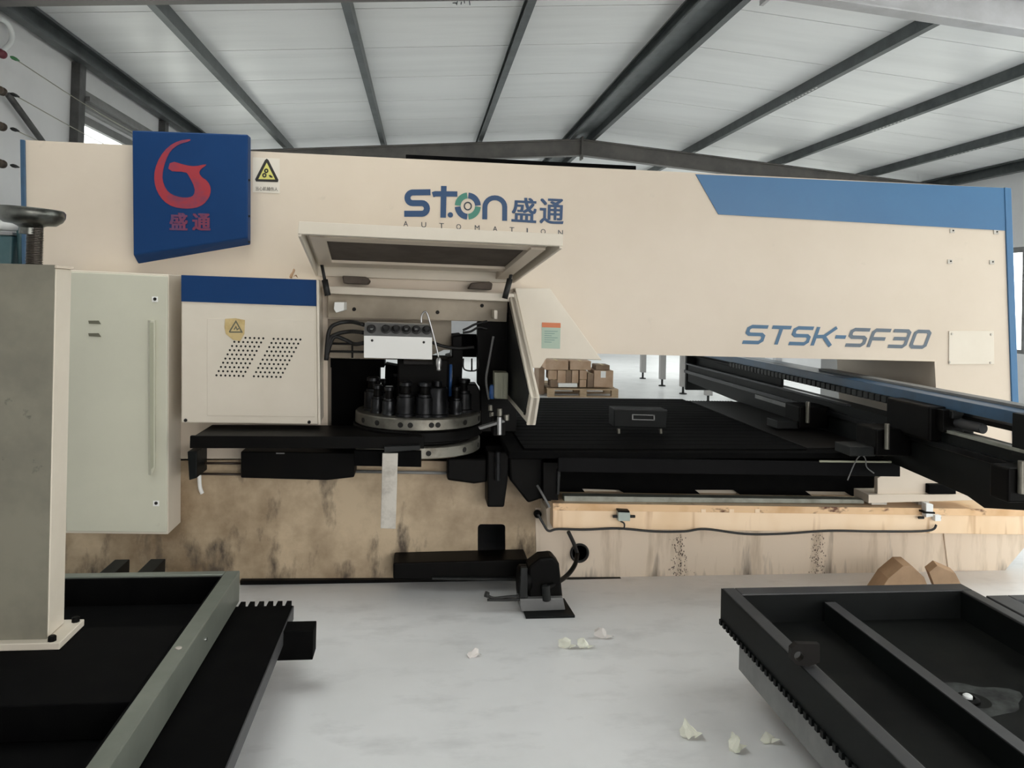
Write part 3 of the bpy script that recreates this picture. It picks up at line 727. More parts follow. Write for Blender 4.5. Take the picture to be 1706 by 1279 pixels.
lathe('filter_bowl', at_y(820, 664, 3.88), (0, 0, 1), [(.012, 0), (.016, .01), (.016, .06), (.009, .07)], 'bottle_blue', press, 14)
vb = plate('valve_block', [(824, 620), (847, 621), (846, 665), (824, 664)], 3.82, 3.92, 'olive_box', press, .004)
for x in (829, 836, 842): plate('valve_rib', [(x - 1, 622), (x + 1.5, 622), (x + 1.5, 664), (x - 1, 664)], 3.814, 3.82, 'olive_box', vb)
for (x, y0, y1, r_) in ((817, 674, 684, .012), (819, 686, 694, .012), (832, 680, 698, .014), (843, 690, 700, .016)):
    cyl('fitting', at_y(x, y1, 3.8), at_y(x, y0, 3.8), r_, 'steel', press, 12)
cyl('guide_pin', at_y(832, 724, 3.62), at_y(832, 694, 3.62), .011, 'steel_mid', press, 14)
plate('guide_block', [(822, 700), (842, 700), (842, 726), (822, 726)], 3.66, 3.8, 'black_oily', press, .004)
plate('gauge_plate', [(797, 712), (838, 700), (842, 703), (800, 716)], 3.62, 3.66, 'mid_grey', press, .002)
# ---- turret discs with punch holders
TC = at_y(697, 700, 4.06); TX, TY = TC.x, 4.06
def turret(name, z0, z1, r_, material):
    return lathe(name, (TX, TY, z0), (0, 0, 1), [(r_ - .01, 0), (r_, .006), (r_, z1 - z0 - .006), (r_ - .006, z1 - z0)], material, press, 64)
zA = at_y(697, 719, TY - .32).z; zB = at_y(697, 698, TY - .32).z
up = turret('upper_turret', zA, zB, .32, 'steel')
turret('turret_hub', zA - .055, zA, .33, 'black_oily')
zC = at_y(697, 766, TY - .32).z; zD = at_y(697, 745, TY - .32).z
low = turret('lower_turret', zC, zD, .32, 'steel')
turret('die_ring', zD, zD + .02, .29, 'black_oily')
for tp, zz, angs in ((up, (zA + zB) / 2, (-8, -20, -3.5, 6, 9, 24, -30, 38)), (low, (zC + zD) / 2, (5, 24, -14, 38))):
    for a in angs:
        a = R(a * 1.9); d = Vector((math.sin(a), -math.cos(a), 0))
        lathe('bolt_hole', Vector((TX, TY, zz)) + d * .3185, d, [(.013, 0), (.013, .003)], 'hole_black', tp, 14)
N = 16
for k in range(N):
    a = 2 * math.pi * (k + .3) / N
    rr_ = .235; big = k % 3 == 0
    c = Vector((TX + math.sin(a) * rr_, TY - math.cos(a) * rr_, zB))
    r_ = .044 if big else .032; hgt = .15 if big else .11
    h_ = lathe('punch_holder', c, (0, 0, 1), [(r_ * 1.1, 0), (r_ * 1.1, .012), (r_, .016), (r_, hgt * .62), (r_ * .8, hgt * .64), (r_ * .8, hgt * .72)], 'steel_dark', up, 20)
    lathe('punch_spring', c + Vector((0, 0, hgt * .72)), (0, 0, 1), [(r_ * .55, 0), (r_ * .6, .01), (r_ * .55, .02), (r_ * .6, .03), (r_ * .5, .04)], 'black_oily', h_, 14)
    lathe('punch_head', c + Vector((0, 0, hgt * .72 + .04)), (0, 0, 1), [(r_ * .75, 0), (r_ * .75, .015), (r_ * .6, .02)], 'steel_dark', h_, 16)
lathe('punch_sleeve', Vector((TX + .09, TY - .215, zB)), (0, 0, 1), [(.056, 0), (.056, .01), (.05, .014), (.05, .13), (.045, .14), (.02, .145), (.02, .17)], 'steel_dark', up, 28)
lathe('punch_station', (TX + .085, TY - .24, zD + .02), (0, 0, 1), [(.05, 0), (.05, .012), (.04, .02), (.04, .03)], 'bronze', low, 20)

# ---- right shoulder plate with notice
sh = plate('shoulder_plate', [(858, 480), (916, 480), (1003, 600), (910, 597), (900, 613), (888, 613)], FY - .09, FY - .001, 'cream_light', press, .004, concave=True)
nt_ = plate('notice_label', [(903, 537), (934, 538), (933, 581), (902, 580)], FY - .092, FY - .09, 'sticker_green', sh)
plate('notice_header', [(903, 537), (934, 538), (934, 546), (903, 545)], FY - .0935, FY - .092, 'sticker_orange', nt_)
for k in range(6):
    yy = 551 + k * 3.6; plate('notice_line', [(907, yy), (929 - (k % 3) * 5, yy + .5), (929 - (k % 3) * 5, yy + 1.5), (907, yy + 1)], FY - .0935, FY - .092, 'sticker_line', nt_)

# ---- lower front details
plate('motor_block', [(401, 752), (592, 754), (590, 795), (545, 800), (401, 796)], 3.95, FY, 'black_oily', press, .006)
plate('name_strip', [(460, 754), (474, 754), (474, 756), (460, 756)], 3.948, 3.95, 'mid_grey', press)
for y_ in (771, 789): tube('oil_pipe', [at_y(325, y_, 4.04), at_y(405, y_ + 1, 4.04)], .006, 'hose_brown', press, curve=False)
tube('oil_pipe', [at_y(592, 785, 4.04), at_y(760, 788, 4.04)], .008, 'mid_grey', press, curve=False)
plate('end_bracket', [(312, 752), (328, 752), (328, 796), (315, 800)], 3.9, 4.08, 'black_green', press, .004)
tube('white_conduit', [at_y(x, y, 4.07) for x, y in ((333, 752), (332, 785), (333, 810), (337, 822))], .010, 'white_paint', press)
plate('strip_holder', [(640, 744), (700, 742), (700, 749), (640, 754)], 3.62, 3.655, 'dark_grey', press, .002)
plate('hanging_strip', [(637, 755), (663, 755), (659, 881), (634, 880)], 3.64, 3.655, 'strip_metal', press, .002)
plate('drain_bracket', [(745, 764), (812, 764), (812, 803), (790, 806), (745, 800)], 3.98, FY, 'black_oily', press, .01)
plate('slide_channel', [(812, 752), (848, 752), (846, 800), (840, 845), (812, 845)], 3.94, FY, 'black_oily', press, .008)
cyl('slide_rod', at_y(829, 800, 3.92), at_y(829, 752, 3.92), .014, 'steel_dark', press, 14)
plate('side_box', [(848, 762), (905, 762), (905, 830), (880, 838), (850, 800)], 3.94, FY, 'black_oily', press, .01)
plate('scrap_trough', [(655, 938), (800, 934), (880, 932), (880, 968), (655, 966)], 3.93, FY, 'black_oily', press, .008)
plate('trough_lip', [(720, 962), (880, 964), (880, 968), (720, 966)], 3.90, 3.93, 'dark_grey', press, .002)
lathe('cable_grommet', at_y(965, 920, FY + .002), (0, -1, 0), [(.050, 0), (.052, .012), (.046, .016), (.040, .012), (.040, 0)], 'rubber', press, 24)

# ---- rusty front rail
rail = plate('front_rail', [(921, 838), (1800, 850), (1800, 892), (921, 880)], 3.82, FY, 'rail_paint', press, .004)
plate('rail_lip', [(921, 838), (1800, 850), (1800, 861), (921, 850)], 3.815, 3.82, 'rail_rust', rail, .001)
plate('linear_guide', [(940, 826), (1440, 832), (1440, 839), (940, 836)], 3.86, 3.92, 'rail_steel', press, .003)
for x in (1172, 1219, 1262): plate('bolt_pocket', [(x - 4, 848), (x + 4, 848), (x + 4, 854), (x - 4, 854)], 3.812, 3.816, 'rail_paint', rail, .001)
for bx_, by_ in ((1040, 860), (1549, 862)):
    up_ = bx_ > 1300
    ls = plate('limit_switch', [(bx_ - 10, by_ - 7), (bx_ + 10, by_ - 7), (bx_ + 10, by_ + 8), (bx_ - 10, by_ + 8)] if not up_ else [(bx_ - 6, 838), (bx_ + 6, 840), (bx_ + 6, 860), (bx_ - 6, 862)], 3.78, 3.82, 'grey_green_box' if not up_ else 'white_plastic', press, .003)
    plate('switch_cap', [(bx_ - 10, by_ - 10), (bx_ + 9, by_ - 9), (bx_ + 9, by_ - 6), (bx_ - 10, by_ - 7)], 3.775, 3.82, 'black_oily', ls, .001)
    cyl('switch_plunger', at_y(bx_ - 19, by_, 3.8), at_y(bx_ - 10, by_, 3.8), .007, 'dark_grey', ls, 10)
    cyl('switch_plunger', at_y(bx_ + 10, by_, 3.8), at_y(bx_ + 18, by_, 3.8), .007, 'dark_grey', ls, 10)
plate('switch_base', [(1558, 858), (1568, 858), (1568, 868), (1558, 868)], 3.79, 3.82, 'white_plastic', press, .002)
tube('rail_cable', [at_y(x, y, 3.80) for x, y in ((896, 856), (905, 872), (914, 884), (930, 881), (975, 882), (1030, 880), (1090, 885), (1140, 885), (1175, 881), (1240, 889), (1300, 889), (1380, 884), (1460, 885), (1545, 884), (1560, 874))], .006, 'rubber', press)
tube('switch_cable', [at_y(x, y, 3.79) for x, y in ((1034, 868), (1040, 872), (1039, 880), (1030, 881))], .004, 'rubber', press)
lathe('cable_boss', at_y(895, 855, 4.09), (0, -1, 0), [(.02, 0), (.02, .02), (.012, .024)], 'black_oily', press, 16)
plate('corner_trim', [(910, 848), (921, 838), (921, 880), (912, 884)], 3.9, FY, 'cream', press, .002)
tube('lever', [at_y(895, 808, 3.85), at_y(916, 845, 3.8)], .006, 'mid_grey', press, curve=False)

# ================================================================== WORK TABLE
TZ = 0.75
wt = thing('brush_table', (1.2, 4.4, 0), 'black brush topped work table reaching through the press throat', 'work table')
x0 = at_z(838, 763, TZ).x
TYF = 3.66
box('table_top', 0.42, 2.3, TYF, 5.55, TZ - .03, TZ, 'black_matte', wt, .004)
WZ = TZ + .072
WX = at_y(316, 740, TYF).x
tl = box('table_wing', WX + .01, TX + .02, TYF + .02, 3.99, WZ - .05, WZ - .004, 'black_oily', wt, .004)
box('wing_fascia', WX, TX + .03, TYF, TYF + .02, WZ - .056, WZ, 'black_oily', tl, .003)
fa = plate('front_fascia', [(930, 762), (1500, 771), (1500, 794), (930, 786)], TYF - .012, TYF + .01, 'fascia_black', wt, .003)
plate('wing_skirt', [(590, 750), (702, 752), (702, 778), (590, 776)], TYF + .03, TYF + .06, 'black_matte', tl, .002)
box('edge_plate', 1.95, 2.32, TYF + .1, 5.5, TZ, TZ + .006, 'dark_brown', wt, .001)
pts = [(0.42, 5.55), (2.3, 5.55)]
vs, fs = [], []
n_t = 90
for k in range(n_t):
    xa_ = 0.42 + (2.3 - .42) * k / n_t; w_ = (2.3 - .42) / n_t
    b0 = len(vs)
    for zz in (TZ - .03, TZ):
        vs += [(xa_, 5.55, zz), (xa_ + w_ * .5, 5.585, zz), (xa_ + w_, 5.55, zz)]
    fs += [(b0, b0 + 1, b0 + 2), (b0 + 3, b0 + 5, b0 + 4), (b0, b0 + 3, b0 + 4, b0 + 1), (b0 + 1, b0 + 4, b0 + 5, b0 + 2)]
o = make('brush_fringe', vs, fs, 'black_matte', wt); o['kind'] = 'stuff'
for k in range(18):                      # strips of brush on the table top
    yk = TYF + .06 + k * .105
    box('brush_strip', 0.5, 1.93, yk, yk + .1, TZ, TZ + .008, 'black_matte', wt, .004)
slots = [[(970, 814), (1030, 816), (1048, 825), (978, 824)], [(1158, 816), (1222, 816), (1238, 827), (1171, 826)], [(1342, 818), (1408, 819), (1424, 829), (1356, 828)]]
plate('under_panel', [(905, 780), (1460, 790), (1452, 834), (930, 828), (915, 820)], 4.05, 4.07, 'black_matte', wt, holes=slots)
plate('slot_backing', [(940, 806), (1440, 812), (1440, 833), (940, 828)], 4.075, 4.09, 'cream_light', wt)  # pale plate added so the slots look lit
plate('panel_edge', [(929, 782), (934, 782), (932, 824), (928, 824)], 3.86, 3.90, 'dark_grey', wt, .002)
plate('table_leg', [(905, 770), (930, 770), (930, 836), (905, 834)], 3.88, 3.98, 'black_oily', wt, .003)
plate('scale_strip', [(1366, 767), (1486, 768), (1486, 771), (1366, 770)], TYF - .02, TYF - .012, 'olive_box', wt, .001)
tube('loose_wire', [at_y(x, y, TYF - .03) for x, y in ((1412, 800), (1420, 780), (1428, 764), (1436, 758), (1442, 765), (1444, 778), (1456, 788))], .003, 'mid_grey', wt)
# small window box standing on the table
wb = thing('window_box', at_z(1066, 722, TZ + .009), 'small dark box with a framed window standing on the brush table', 'box')
yb = at_z(1066, 722, TZ + .009).y + .03
bb = plate('box_body', [(1023, 681), (1112, 683), (1110, 713), (1023, 711)], yb, yb + .12, 'black_green', wb, .004)
plate('box_rim', [(1023, 680), (1112, 682), (1112, 685), (1023, 683)], yb - .006, yb, 'dark_grey', wb, .001)
for q in ([(1053, 690), (1091, 691), (1091, 692.3), (1053, 691.3)], [(1053, 698), (1091, 699), (1091, 700.3), (1053, 699.3)], [(1053, 690), (1055, 690), (1055, 699), (1053, 699)], [(1089, 691), (1091, 691), (1091, 700), (1089, 700)]):
    plate('window_rim', q, yb - .005, yb, 'mid_grey', bb)
for x in (1031, 1101): cyl('foot', at_y(x, 722, yb - .03), at_y(x - .5, 714, yb - .03), .009, 'steel', wb, 10)

# ================================================================== X-AXIS CARRIAGE BEAM
XB = 2.33
cg = thing('carriage_beam', (2.45, 4.2, 0), 'dark blue carriage beam with cable chain and clamps crossing the press throat', 'machine beam')
# lengthwise members: slopes are seen from the vanishing point of the depth direction
VPX, VPY = 853 - F * math.tan(YAW), HORIZON - 0.024 * F * math.tan(YAW) * 1.0
def zs(px, py): return at_x(px, py, XB).z
z_bot = zs(1497, 776); z_top = zs(1590, 723)
YN, YFAR = 2.35, at_x(1143, 620, XB).y
lowb = xplate('lower_beam', [(1500, 777), (1612, 826), (1640, 846), (1760, 853), (1760, 772), (1590, 724), (1400, 673), (1146, 607), (1143, 634), (1237, 672)], XB, XB + .12, 'black_green', cg)
def member(name, z0, z1, y0, y1, x0, x1, material, bev=.003, parent=None): return box(name, x0, x1, y0, y1, z0, z1, material, parent or cg, bev)
zb1 = zs(1640, 677); zb0 = zs(1640, 697)
member('top_bar', zb0, zb1, YN, YFAR, XB + .02, XB + .20, 'blue_gloss')
member('top_lip', zb1, zb1 + .012, YN + .2, 4.6, XB + .12, XB + .19, 'mid_grey', .001)
member('chain_bar', zs(1640, 712) - .0, zs(1640, 700) - .01, YN, YFAR, XB + .05, XB + .12, 'black_oily')
member('guide_rail', z_top - .002, z_top + .012, YN, 3.26, XB - .012, XB + .02, 'rail_steel', .002)
member('guide_rail', z_top - .002, z_top + .012, 4.05, YFAR, XB - .012, XB + .02, 'steel_dark', .002)
zl = zs(1610, 752)
member('lower_rail', zl - .015, zl + .012, YN, YFAR, XB - .02, XB, 'steel_dark', .002)
member('rack', zs(1400, 705), zs(1400, 697), 4.4, 5.2, XB - .022, XB, 'mid_grey', .001)
member('back_panel', z_top, zb1, 5.0, YFAR, XB + .07, XB + .09, 'black_green')
member('end_cap', z_bot, zb1 + .01, YFAR - .04, YFAR, XB - .01, XB + .2, 'black_green')
member('end_block', z_top - .02, zb1, YN, at_x(1690, 700, XB).y, XB - .01, XB + .18, 'black_green')
# cable chain links
zc = zs(1640, 703)
for k in range(46):
    yk = 3.2 + k * .055
    box('chain_link', XB + .0, XB + .05, yk, yk + .045, zc - .018, zc + .018, 'dark_grey', cg, .004)
# drive carriage in the middle
dc = box('drive_carriage', XB - .06, XB + .16, 3.27, 3.6, z_top - .05, zb0 + .01, 'black_oily', cg, .01)
cyl('drive_motor', (XB + .04, 3.25, z_top + .045), (XB + .04, 3.06, z_top + .045), .022, 'tray_grey', dc)
box('motor_flange', XB - .03, XB + .07, 3.22, 3.27, z_top, z_top + .1, 'black_oily', dc, .004)
# work clamps hanging towards the table
for pxk, s_ in ((1462, 1.0), (1335, 1.0), (1690, 0.55)):
    yk = at_x(pxk, 720, XB - .12).y
    c0 = box('work_clamp', XB - .18, XB - .001, yk - .09 * s_, yk + .09 * s_, TZ + .02, z_top - .03, 'black_oily', cg, .008)
    cyl('clamp_pin', (XB - .14, yk - .11 * s_, z_top - .12), (XB - .14, yk - .11 * s_, z_top + .0), .012, 'steel', c0)
    if pxk < 1600: box('clamp_jaw', XB - .30, XB - .17, yk - .07 * s_, yk + .07 * s_, TZ + .015, TZ + .06, 'dark_grey', c0, .004)
# bracket with foot that carries the beam on the front rail
br = plate('foot_bracket', [(1462, 796), (1500, 776), (1620, 818), (1620, 823), (1462, 823)], 3.83, 3.86, 'cream', cg, .002)
plate('foot_plate', [(1447, 824), (1608, 823), (1628, 833), (1447, 838)], 3.81, 3.95, 'cream', cg, .002)
plate('bearing_block', [(1548, 807), (1593, 807), (1593, 823), (1548, 823)], 3.80, 3.84, 'black_matte', br, .003)
for q in ([(1452, 836), (1478, 836), (1478, 841), (1452, 841)], [(1530, 834), (1548, 834), (1548, 841), (1530, 841)]):
    plate('guide_carriage', q, 3.84, 3.94, 'strip_metal', cg, .002)

# ================================================================== COOLANT PUMP ON THE FLOOR
pp = at_z(916, 1024, 0)
pump = thing('floor_pump', (pp.x, pp.y, 0), 'greasy black pump on a dark plate on the floor before the press', 'pump')
def fz(px, py, z=0.0): return at_z(px, py, z)
b0, b1, b2, b3 = fz(876, 1031), fz(958, 1029), fz(940, 1000), fz(866, 1003)
up3 = Vector((0, 0, .012))
hexa('base_plate', [b0, b1, b2, b3], [p + up3 for p in (b0, b1, b2, b3)], 'black_green', pump, .002)
yb_ = b0.y + .06
k0 = plate('mount_block', [(866, 998), (938, 996), (942, 1016), (868, 1019)], yb_, yb_ + .16, 'mid_grey', pump, .004)
plate('pump_body', [(880, 945), (900, 930), (922, 928), (932, 940), (938, 998), (880, 1000)], yb_ + .03, yb_ + .14, 'black_oily', pump, .012)
cyl('pump_motor', at_y(862, 965, yb_ + .09), at_y(884, 965, yb_ + .09), .07, 'black_oily', pump)
plate('side_strip', [(868, 946), (879, 946), (879, 996), (866, 996)], yb_ - .0, yb_ + .03, 'dark_grey', pump, .003)
cyl('outlet', at_y(911, 1000, yb_ + .0), at_y(909, 975, yb_ + .0), .02, 'dark_grey', pump, 12)
tube('hose', [at_y(912, 978, yb_ + .0), at_y(925, 972, yb_ + .05), at_y(945, 958, yb_ + .2), at_y(958, 940, 3.95), at_y(962, 922, 4.06)], .012, 'black_oily', pump)
tube('hose', [at_y(962, 922, 4.06), at_y(956, 905, 4.02), at_y(947, 886, 3.98)], .01, 'rubber', pump)
for pts in ([(870, 992), (845, 994), (822, 996), (810, 990)], [(870, 998), (845, 999), (826, 999), (812, 999)]):
    tube('cable_tail', [at_y(x, y, yb_ + .02) for x, y in pts], .007, 'rubber', pump)
tube('cable_tail', [at_y(814, 991, yb_ + .02), at_y(808, 989, yb_ + .02)], .014, 'rubber', pump, curve=False)

# ================================================================== FOREGROUND: LEFT TRAY BED
LZ = 0.36
lt = thing('tray_bed', (-1.2, 2.3, 0), 'black sunken tray with pale steel rim at the lower left, carrying the column', 'machine tray')
cR = at_z(400, 950, LZ)
rimx, rimy = cR.x, cR.y
rw = 0.055
NEAR = 0.9
LX0 = -2.3
box('rim_side', rimx - rw, rimx, NEAR, rimy, .235, LZ, 'tray_steel', lt, .004)
box('rim_back', LX0, rimx - rw, rimy - .04, rimy, .235, LZ, 'tray_steel', lt, .004)
box('rim_side', LX0 - rw, LX0, NEAR, rimy, .235, LZ, 'tray_steel', lt, .004)
box('tray_floor', LX0, rimx - rw, NEAR, rimy - .04, .235, .25, 'black_matte', lt)
box('inner_angle', LX0, rimx - rw - .012, rimy - .052, rimy - .04, .25, LZ - .008, 'black_matte', lt)
box('inner_angle', rimx - rw - .012, rimx - rw, NEAR, rimy - .04, .25, LZ - .01, 'black_matte', lt)
box('cross_beam', LX0, rimx - rw - .012, 2.25, 2.75, .25, LZ - .01, 'black_matte', lt, .004)
for yk in (1.75, 2.55): bolt_ = lathe('rim_bolt', (rimx - .03, yk, LZ), (0, 0, 1), [(.010, 0), (.010, .003), (.006, .005)], 'strip_metal', lt, 10)
lathe('side_bolt', (rimx, 2.75, .30), (1, 0, 0), [(.006, 0), (.006, .004)], 'steel_bright', lt, 10)
zt2 = .232
tR = at_z(488, 1008, zt2)
bd = box('lower_bed', rimx - .02, tR.x, NEAR, tR.y, zt2 - .055, zt2, 'black_matte', lt, .002)
box('bed_edge', tR.x, tR.x + .004, NEAR, tR.y, zt2 - .055, zt2 - .002, 'tray_grey', bd)
nt2 = 6
for k in range(nt2):
    w_ = (tR.x - rimx) / nt2; xk = rimx + k * w_
    box('comb_tooth', xk + w_ * .12, xk + w_ * .66, tR.y, tR.y + .05, zt2 - .05, zt2, 'black_matte', bd, .002)
pA = at_z(525, 1030, .25)
ct = box('cross_tube', tR.x - .02, at_y(523, 1040, 2.98).x, 2.97, 3.06, .12, .228, 'black_matte', lt, .003)
for xk, yk in ((-1.0, 1.2), (-1.0, 2.9), (-2.1, 1.2), (-2.1, 2.9)): box('support_leg', xk - .05, xk + .05, yk - .05, yk + .05, 0, .235, 'black_matte', lt, .003)
for pxk in (203, 262):
    p = at_z(pxk, 938, .33); box('link_tube', p.x - .03, p.x + .03, rimy, rimy + .2, .29, .345, 'black_oily', lt, .003)

# ---- column with the handwheel, standing on the tray
CZ = LZ
cpos = at_z(80, 1064, CZ + .01)
cl = thing('screw_column', (cpos.x - .08, cpos.y + .08, CZ), 'square cream and grey column with handwheel on top at the left edge', 'column')
cx1, cy0 = cpos.x, cpos.y
cx0 = cx1 - .165; cy1 = cy0 + .115
zc1 = at_y(73, 446, cy0).z
lean = .012
def cxz(z): return (z - CZ) / (zc1 - CZ) * lean
A = [Vector((cx0, cy0, CZ + .012)), Vector((cx1, cy0, CZ + .012)), Vector((cx1, cy1, CZ + .012)), Vector((cx0, cy1, CZ + .012))]
Bk = [Vector((a.x - lean, a.y, zc1)) for a in A]
hexa('column_body', A, Bk, 'column_cream', cl, .006)
hexa('front_plate', [Vector((cx0, cy0 - .006, CZ + .012)), Vector((cx1 - .002, cy0 - .006, CZ + .012)), Vector((cx1 - .002 - lean, cy0 - .006, zc1 + .01)), Vector((cx0 - lean, cy0 - .006, zc1 + .01))],
     [Vector((cx0, cy0, CZ + .012)), Vector((cx1 - .002, cy0, CZ + .012)), Vector((cx1 - .002 - lean, cy0, zc1 + .01)), Vector((cx0 - lean, cy0, zc1 + .01))], 'grey_column', cl)
hexa('cap_plate', [v + Vector((-.004 if i in (0, 3) else .004, -.004 if i < 2 else .004, 0)) for i, v in enumerate(Bk)], [v + Vector((-.004 if i in (0, 3) else .004, -.004 if i < 2 else .004, .008)) for i, v in enumerate(Bk)], 'cream', cl, .001)
fp = box('foot_plate', cx0 - .05, cx1 + .05, cy0 - .035, cy1 + .03, CZ - .01, CZ + .012, 'column_cream', cl, .003)
for xk, yk in ((cx1 + .02, cy0 - .018), (cx1 + .03, cy1 + .01), (cx0 - .025, cy0 - .018)):
    lathe('foot_bolt', (xk, yk, CZ + .012), (0, 0, 1), [(.013, 0), (.013, .012), (.009, .016)], 'black_oily', cl, 8)
wc = at_y(50, 362, cy0 + .07)
sx, sy = at_y(57, 430, cy0 + .07).x, cy0 + .07
prof = [(.017, 0)]
zz0 = zc1; zz1 = wc.z - .02
nth = 26
for k in range(nth):
    h0 = (zz1 - zz0) * k / nth; hh = (zz1 - zz0) / nth
    prof += [(.022, h0 + hh * .1), (.026, h0 + hh * .5), (.022, h0 + hh * .9)]
lathe('lead_screw', (sx, sy, zz0), (0, 0, 1), prof, 'thread_metal', cl, 16, smooth=False)
hw = lathe('handwheel', (wc.x, sy, wc.z - .03), (.05, 0, 1), [(.02, -.012), (.036, 0), (.05, .006), (.075, .008), (.093, .022), (.1, .036), (.1, .05), (.094, .058), (.08, .05), (.06, .035), (.02, .035)], 'wheel_metal', cl, 40)
lathe('wheel_hub', (wc.x, sy, wc.z - .055), (.05, 0, 1), [(.03, 0), (.03, .03), (.025, .035)], 'wheel_metal', hw, 20)

# ================================================================== FOREGROUND: RIGHT TRAY
RZ = 0.36
rt = thing('steel_tray', (1.9, 2.2, 0), 'dark steel tray frame with toothed edge at the lower right', 'machine tray')
c1 = at_z(1203, 979, RZ)
TX0, TY1 = c1.x, c1.y
ci = at_z(1245, 989, RZ)
rw2 = max(.04, ci.x - TX0)
TX1 = at_z(1600, 971, RZ).x
NR = .9
box('rim_left', TX0, TX0 + .05, NR, TY1, .24, RZ, 'tray_grey', rt, .004)
box('rim_back', TX0 + .05, TX1, TY1 - .07, TY1, .24, RZ, 'tray_grey', rt, .004)
box('rim_right', TX1 - .05, TX1, NR, TY1 - .07, .24, RZ, 'tray_grey', rt, .004)
box('rim_face', TX0 - .004, TX0, NR, TY1, .24, RZ - .002, 'black_green', rt)
box('tray_floor', TX0 + .05, TX1 - .05, NR, TY1 - .07, .24, .252, 'tray_floor', rt)
for q in ((TX0 + .05, TX1 - .05, TY1 - .076, TY1 - .07), (TX0 + .05, TX0 + .056, NR, TY1 - .076), (TX1 - .056, TX1 - .05, NR, TY1 - .076)):
    box('rim_lining', q[0], q[1], q[2], q[3], .252, RZ - .004, 'black_green', rt)
m1 = at_z(1418, 1030, .34)
m2 = at_z(1600, 1160, .34)
xm = (m1.x + m2.x) / 2
mb_ = box('middle_bar', xm - .022, xm + .022, NR, TY1 - .1, .252, .332, 'black_green', rt, .002)
box('bar_cap', xm - .022, xm + .022, NR, TY1 - .1, .332, .336, 'tray_grey', mb_, .001)
# toothed strip under the left rim
k = 0; yk = NR
while yk < TY1 - .02:
    box('rack_tooth', TX0 - .012, TX0 + .03, yk, yk + .017, .222, .242, 'black_green', rt); yk += .034
bodyY = at_x(1231, 1100, TX0).y
box('lower_body', TX0 - .001, TX1, NR, bodyY, .125, .222, 'mid_grey', rt, .003)
for xk, yk in ((TX0 + .3, 1.2), (TX0 + .3, 2.6), (TX1 - .2, 1.2), (TX1 - .2, 2.6)): box('support_leg', xk - .05, xk + .05, yk - .05, yk + .05, 0, .125, 'black_matte', rt, .003)
# bracket with a hole
bpnt = at_z(1345, 1112, RZ)
by = bpnt.y
outl = [at_y(x, y, by) for x, y in ((1319, 1080), (1328, 1072), (1366, 1073), (1366, 1103), (1348, 1110), (1328, 1108), (1318, 1098))]
hol = [at_y(x, y, by) for x, y in ring_px(1331, 1093, 8, 8, 16)]
v, f = solid_holes(outl, [hol], Vector((0, .02, 0)))
make('hole_bracket', v, f, 'dark_brown', rt)
hc = at_z(1612, 1166, .253)
vs = []; fs = []
for i in range(28):
    a = 2 * math.pi * i / 28; rj = 1 + .15 * math.sin(3 * a + 1) + .1 * math.sin(5 * a)
    vs += [(hc.x + .02 + math.cos(a) * .05, hc.y + math.sin(a) * .05, .2525), (hc.x + .04 + math.cos(a) * .14 * rj, hc.y + .01 + math.sin(a) * .10 * rj, .2525)]
for i in range(28):
    j = (i + 1) % 28; fs.append((2 * i, 2 * i + 1, 2 * j + 1, 2 * j))
make('dust_patch', vs, fs, 'dust', rt)
pg = lathe('drain_plug', (hc.x, hc.y, .252), (0, 0, 1), [(.035, 0), (.035, .008), (.022, .012), (.018, .006)], 'black_oily', rt, 20)
lathe('plug_cap', (hc.x, hc.y, .258), (0, 0, 1), [(.014, 0), (.014, .01), (.008, .014)], 'white_plastic', pg, 14)
# second tray beyond the right rim
st2 = thing('steel_tray', (TX1 + .4, 2.6, 0), 'second dark steel tray cut off by the right edge of the picture', 'machine tray')
T2Y = at_z(1660, 991, RZ).y
box('rim_left', TX1 + .01, TX1 + .10, NR, T2Y, .24, RZ, 'tray_grey', st2, .004)
box('rim_back', TX1 + .10, TX1 + 1.0, T2Y - .05, T2Y, .24, RZ, 'tray_grey', st2, .004)
box('tray_floor', TX1 + .10, TX1 + 1.0, NR, T2Y - .05, .24, .252, 'teal_paint', st2)
box('rim_right', TX1 + 1.0, TX1 + 1.05, NR, T2Y, .24, RZ, 'tray_grey', st2, .004)
for xk, yk in ((TX1 + .3, 1.2), (TX1 + .3, 2.5), (TX1 + .8, 1.2), (TX1 + .8, 2.5)): box('support_leg', xk - .05, xk + .05, yk - .05, yk + .05, 0, .24, 'black_matte', st2, .003)

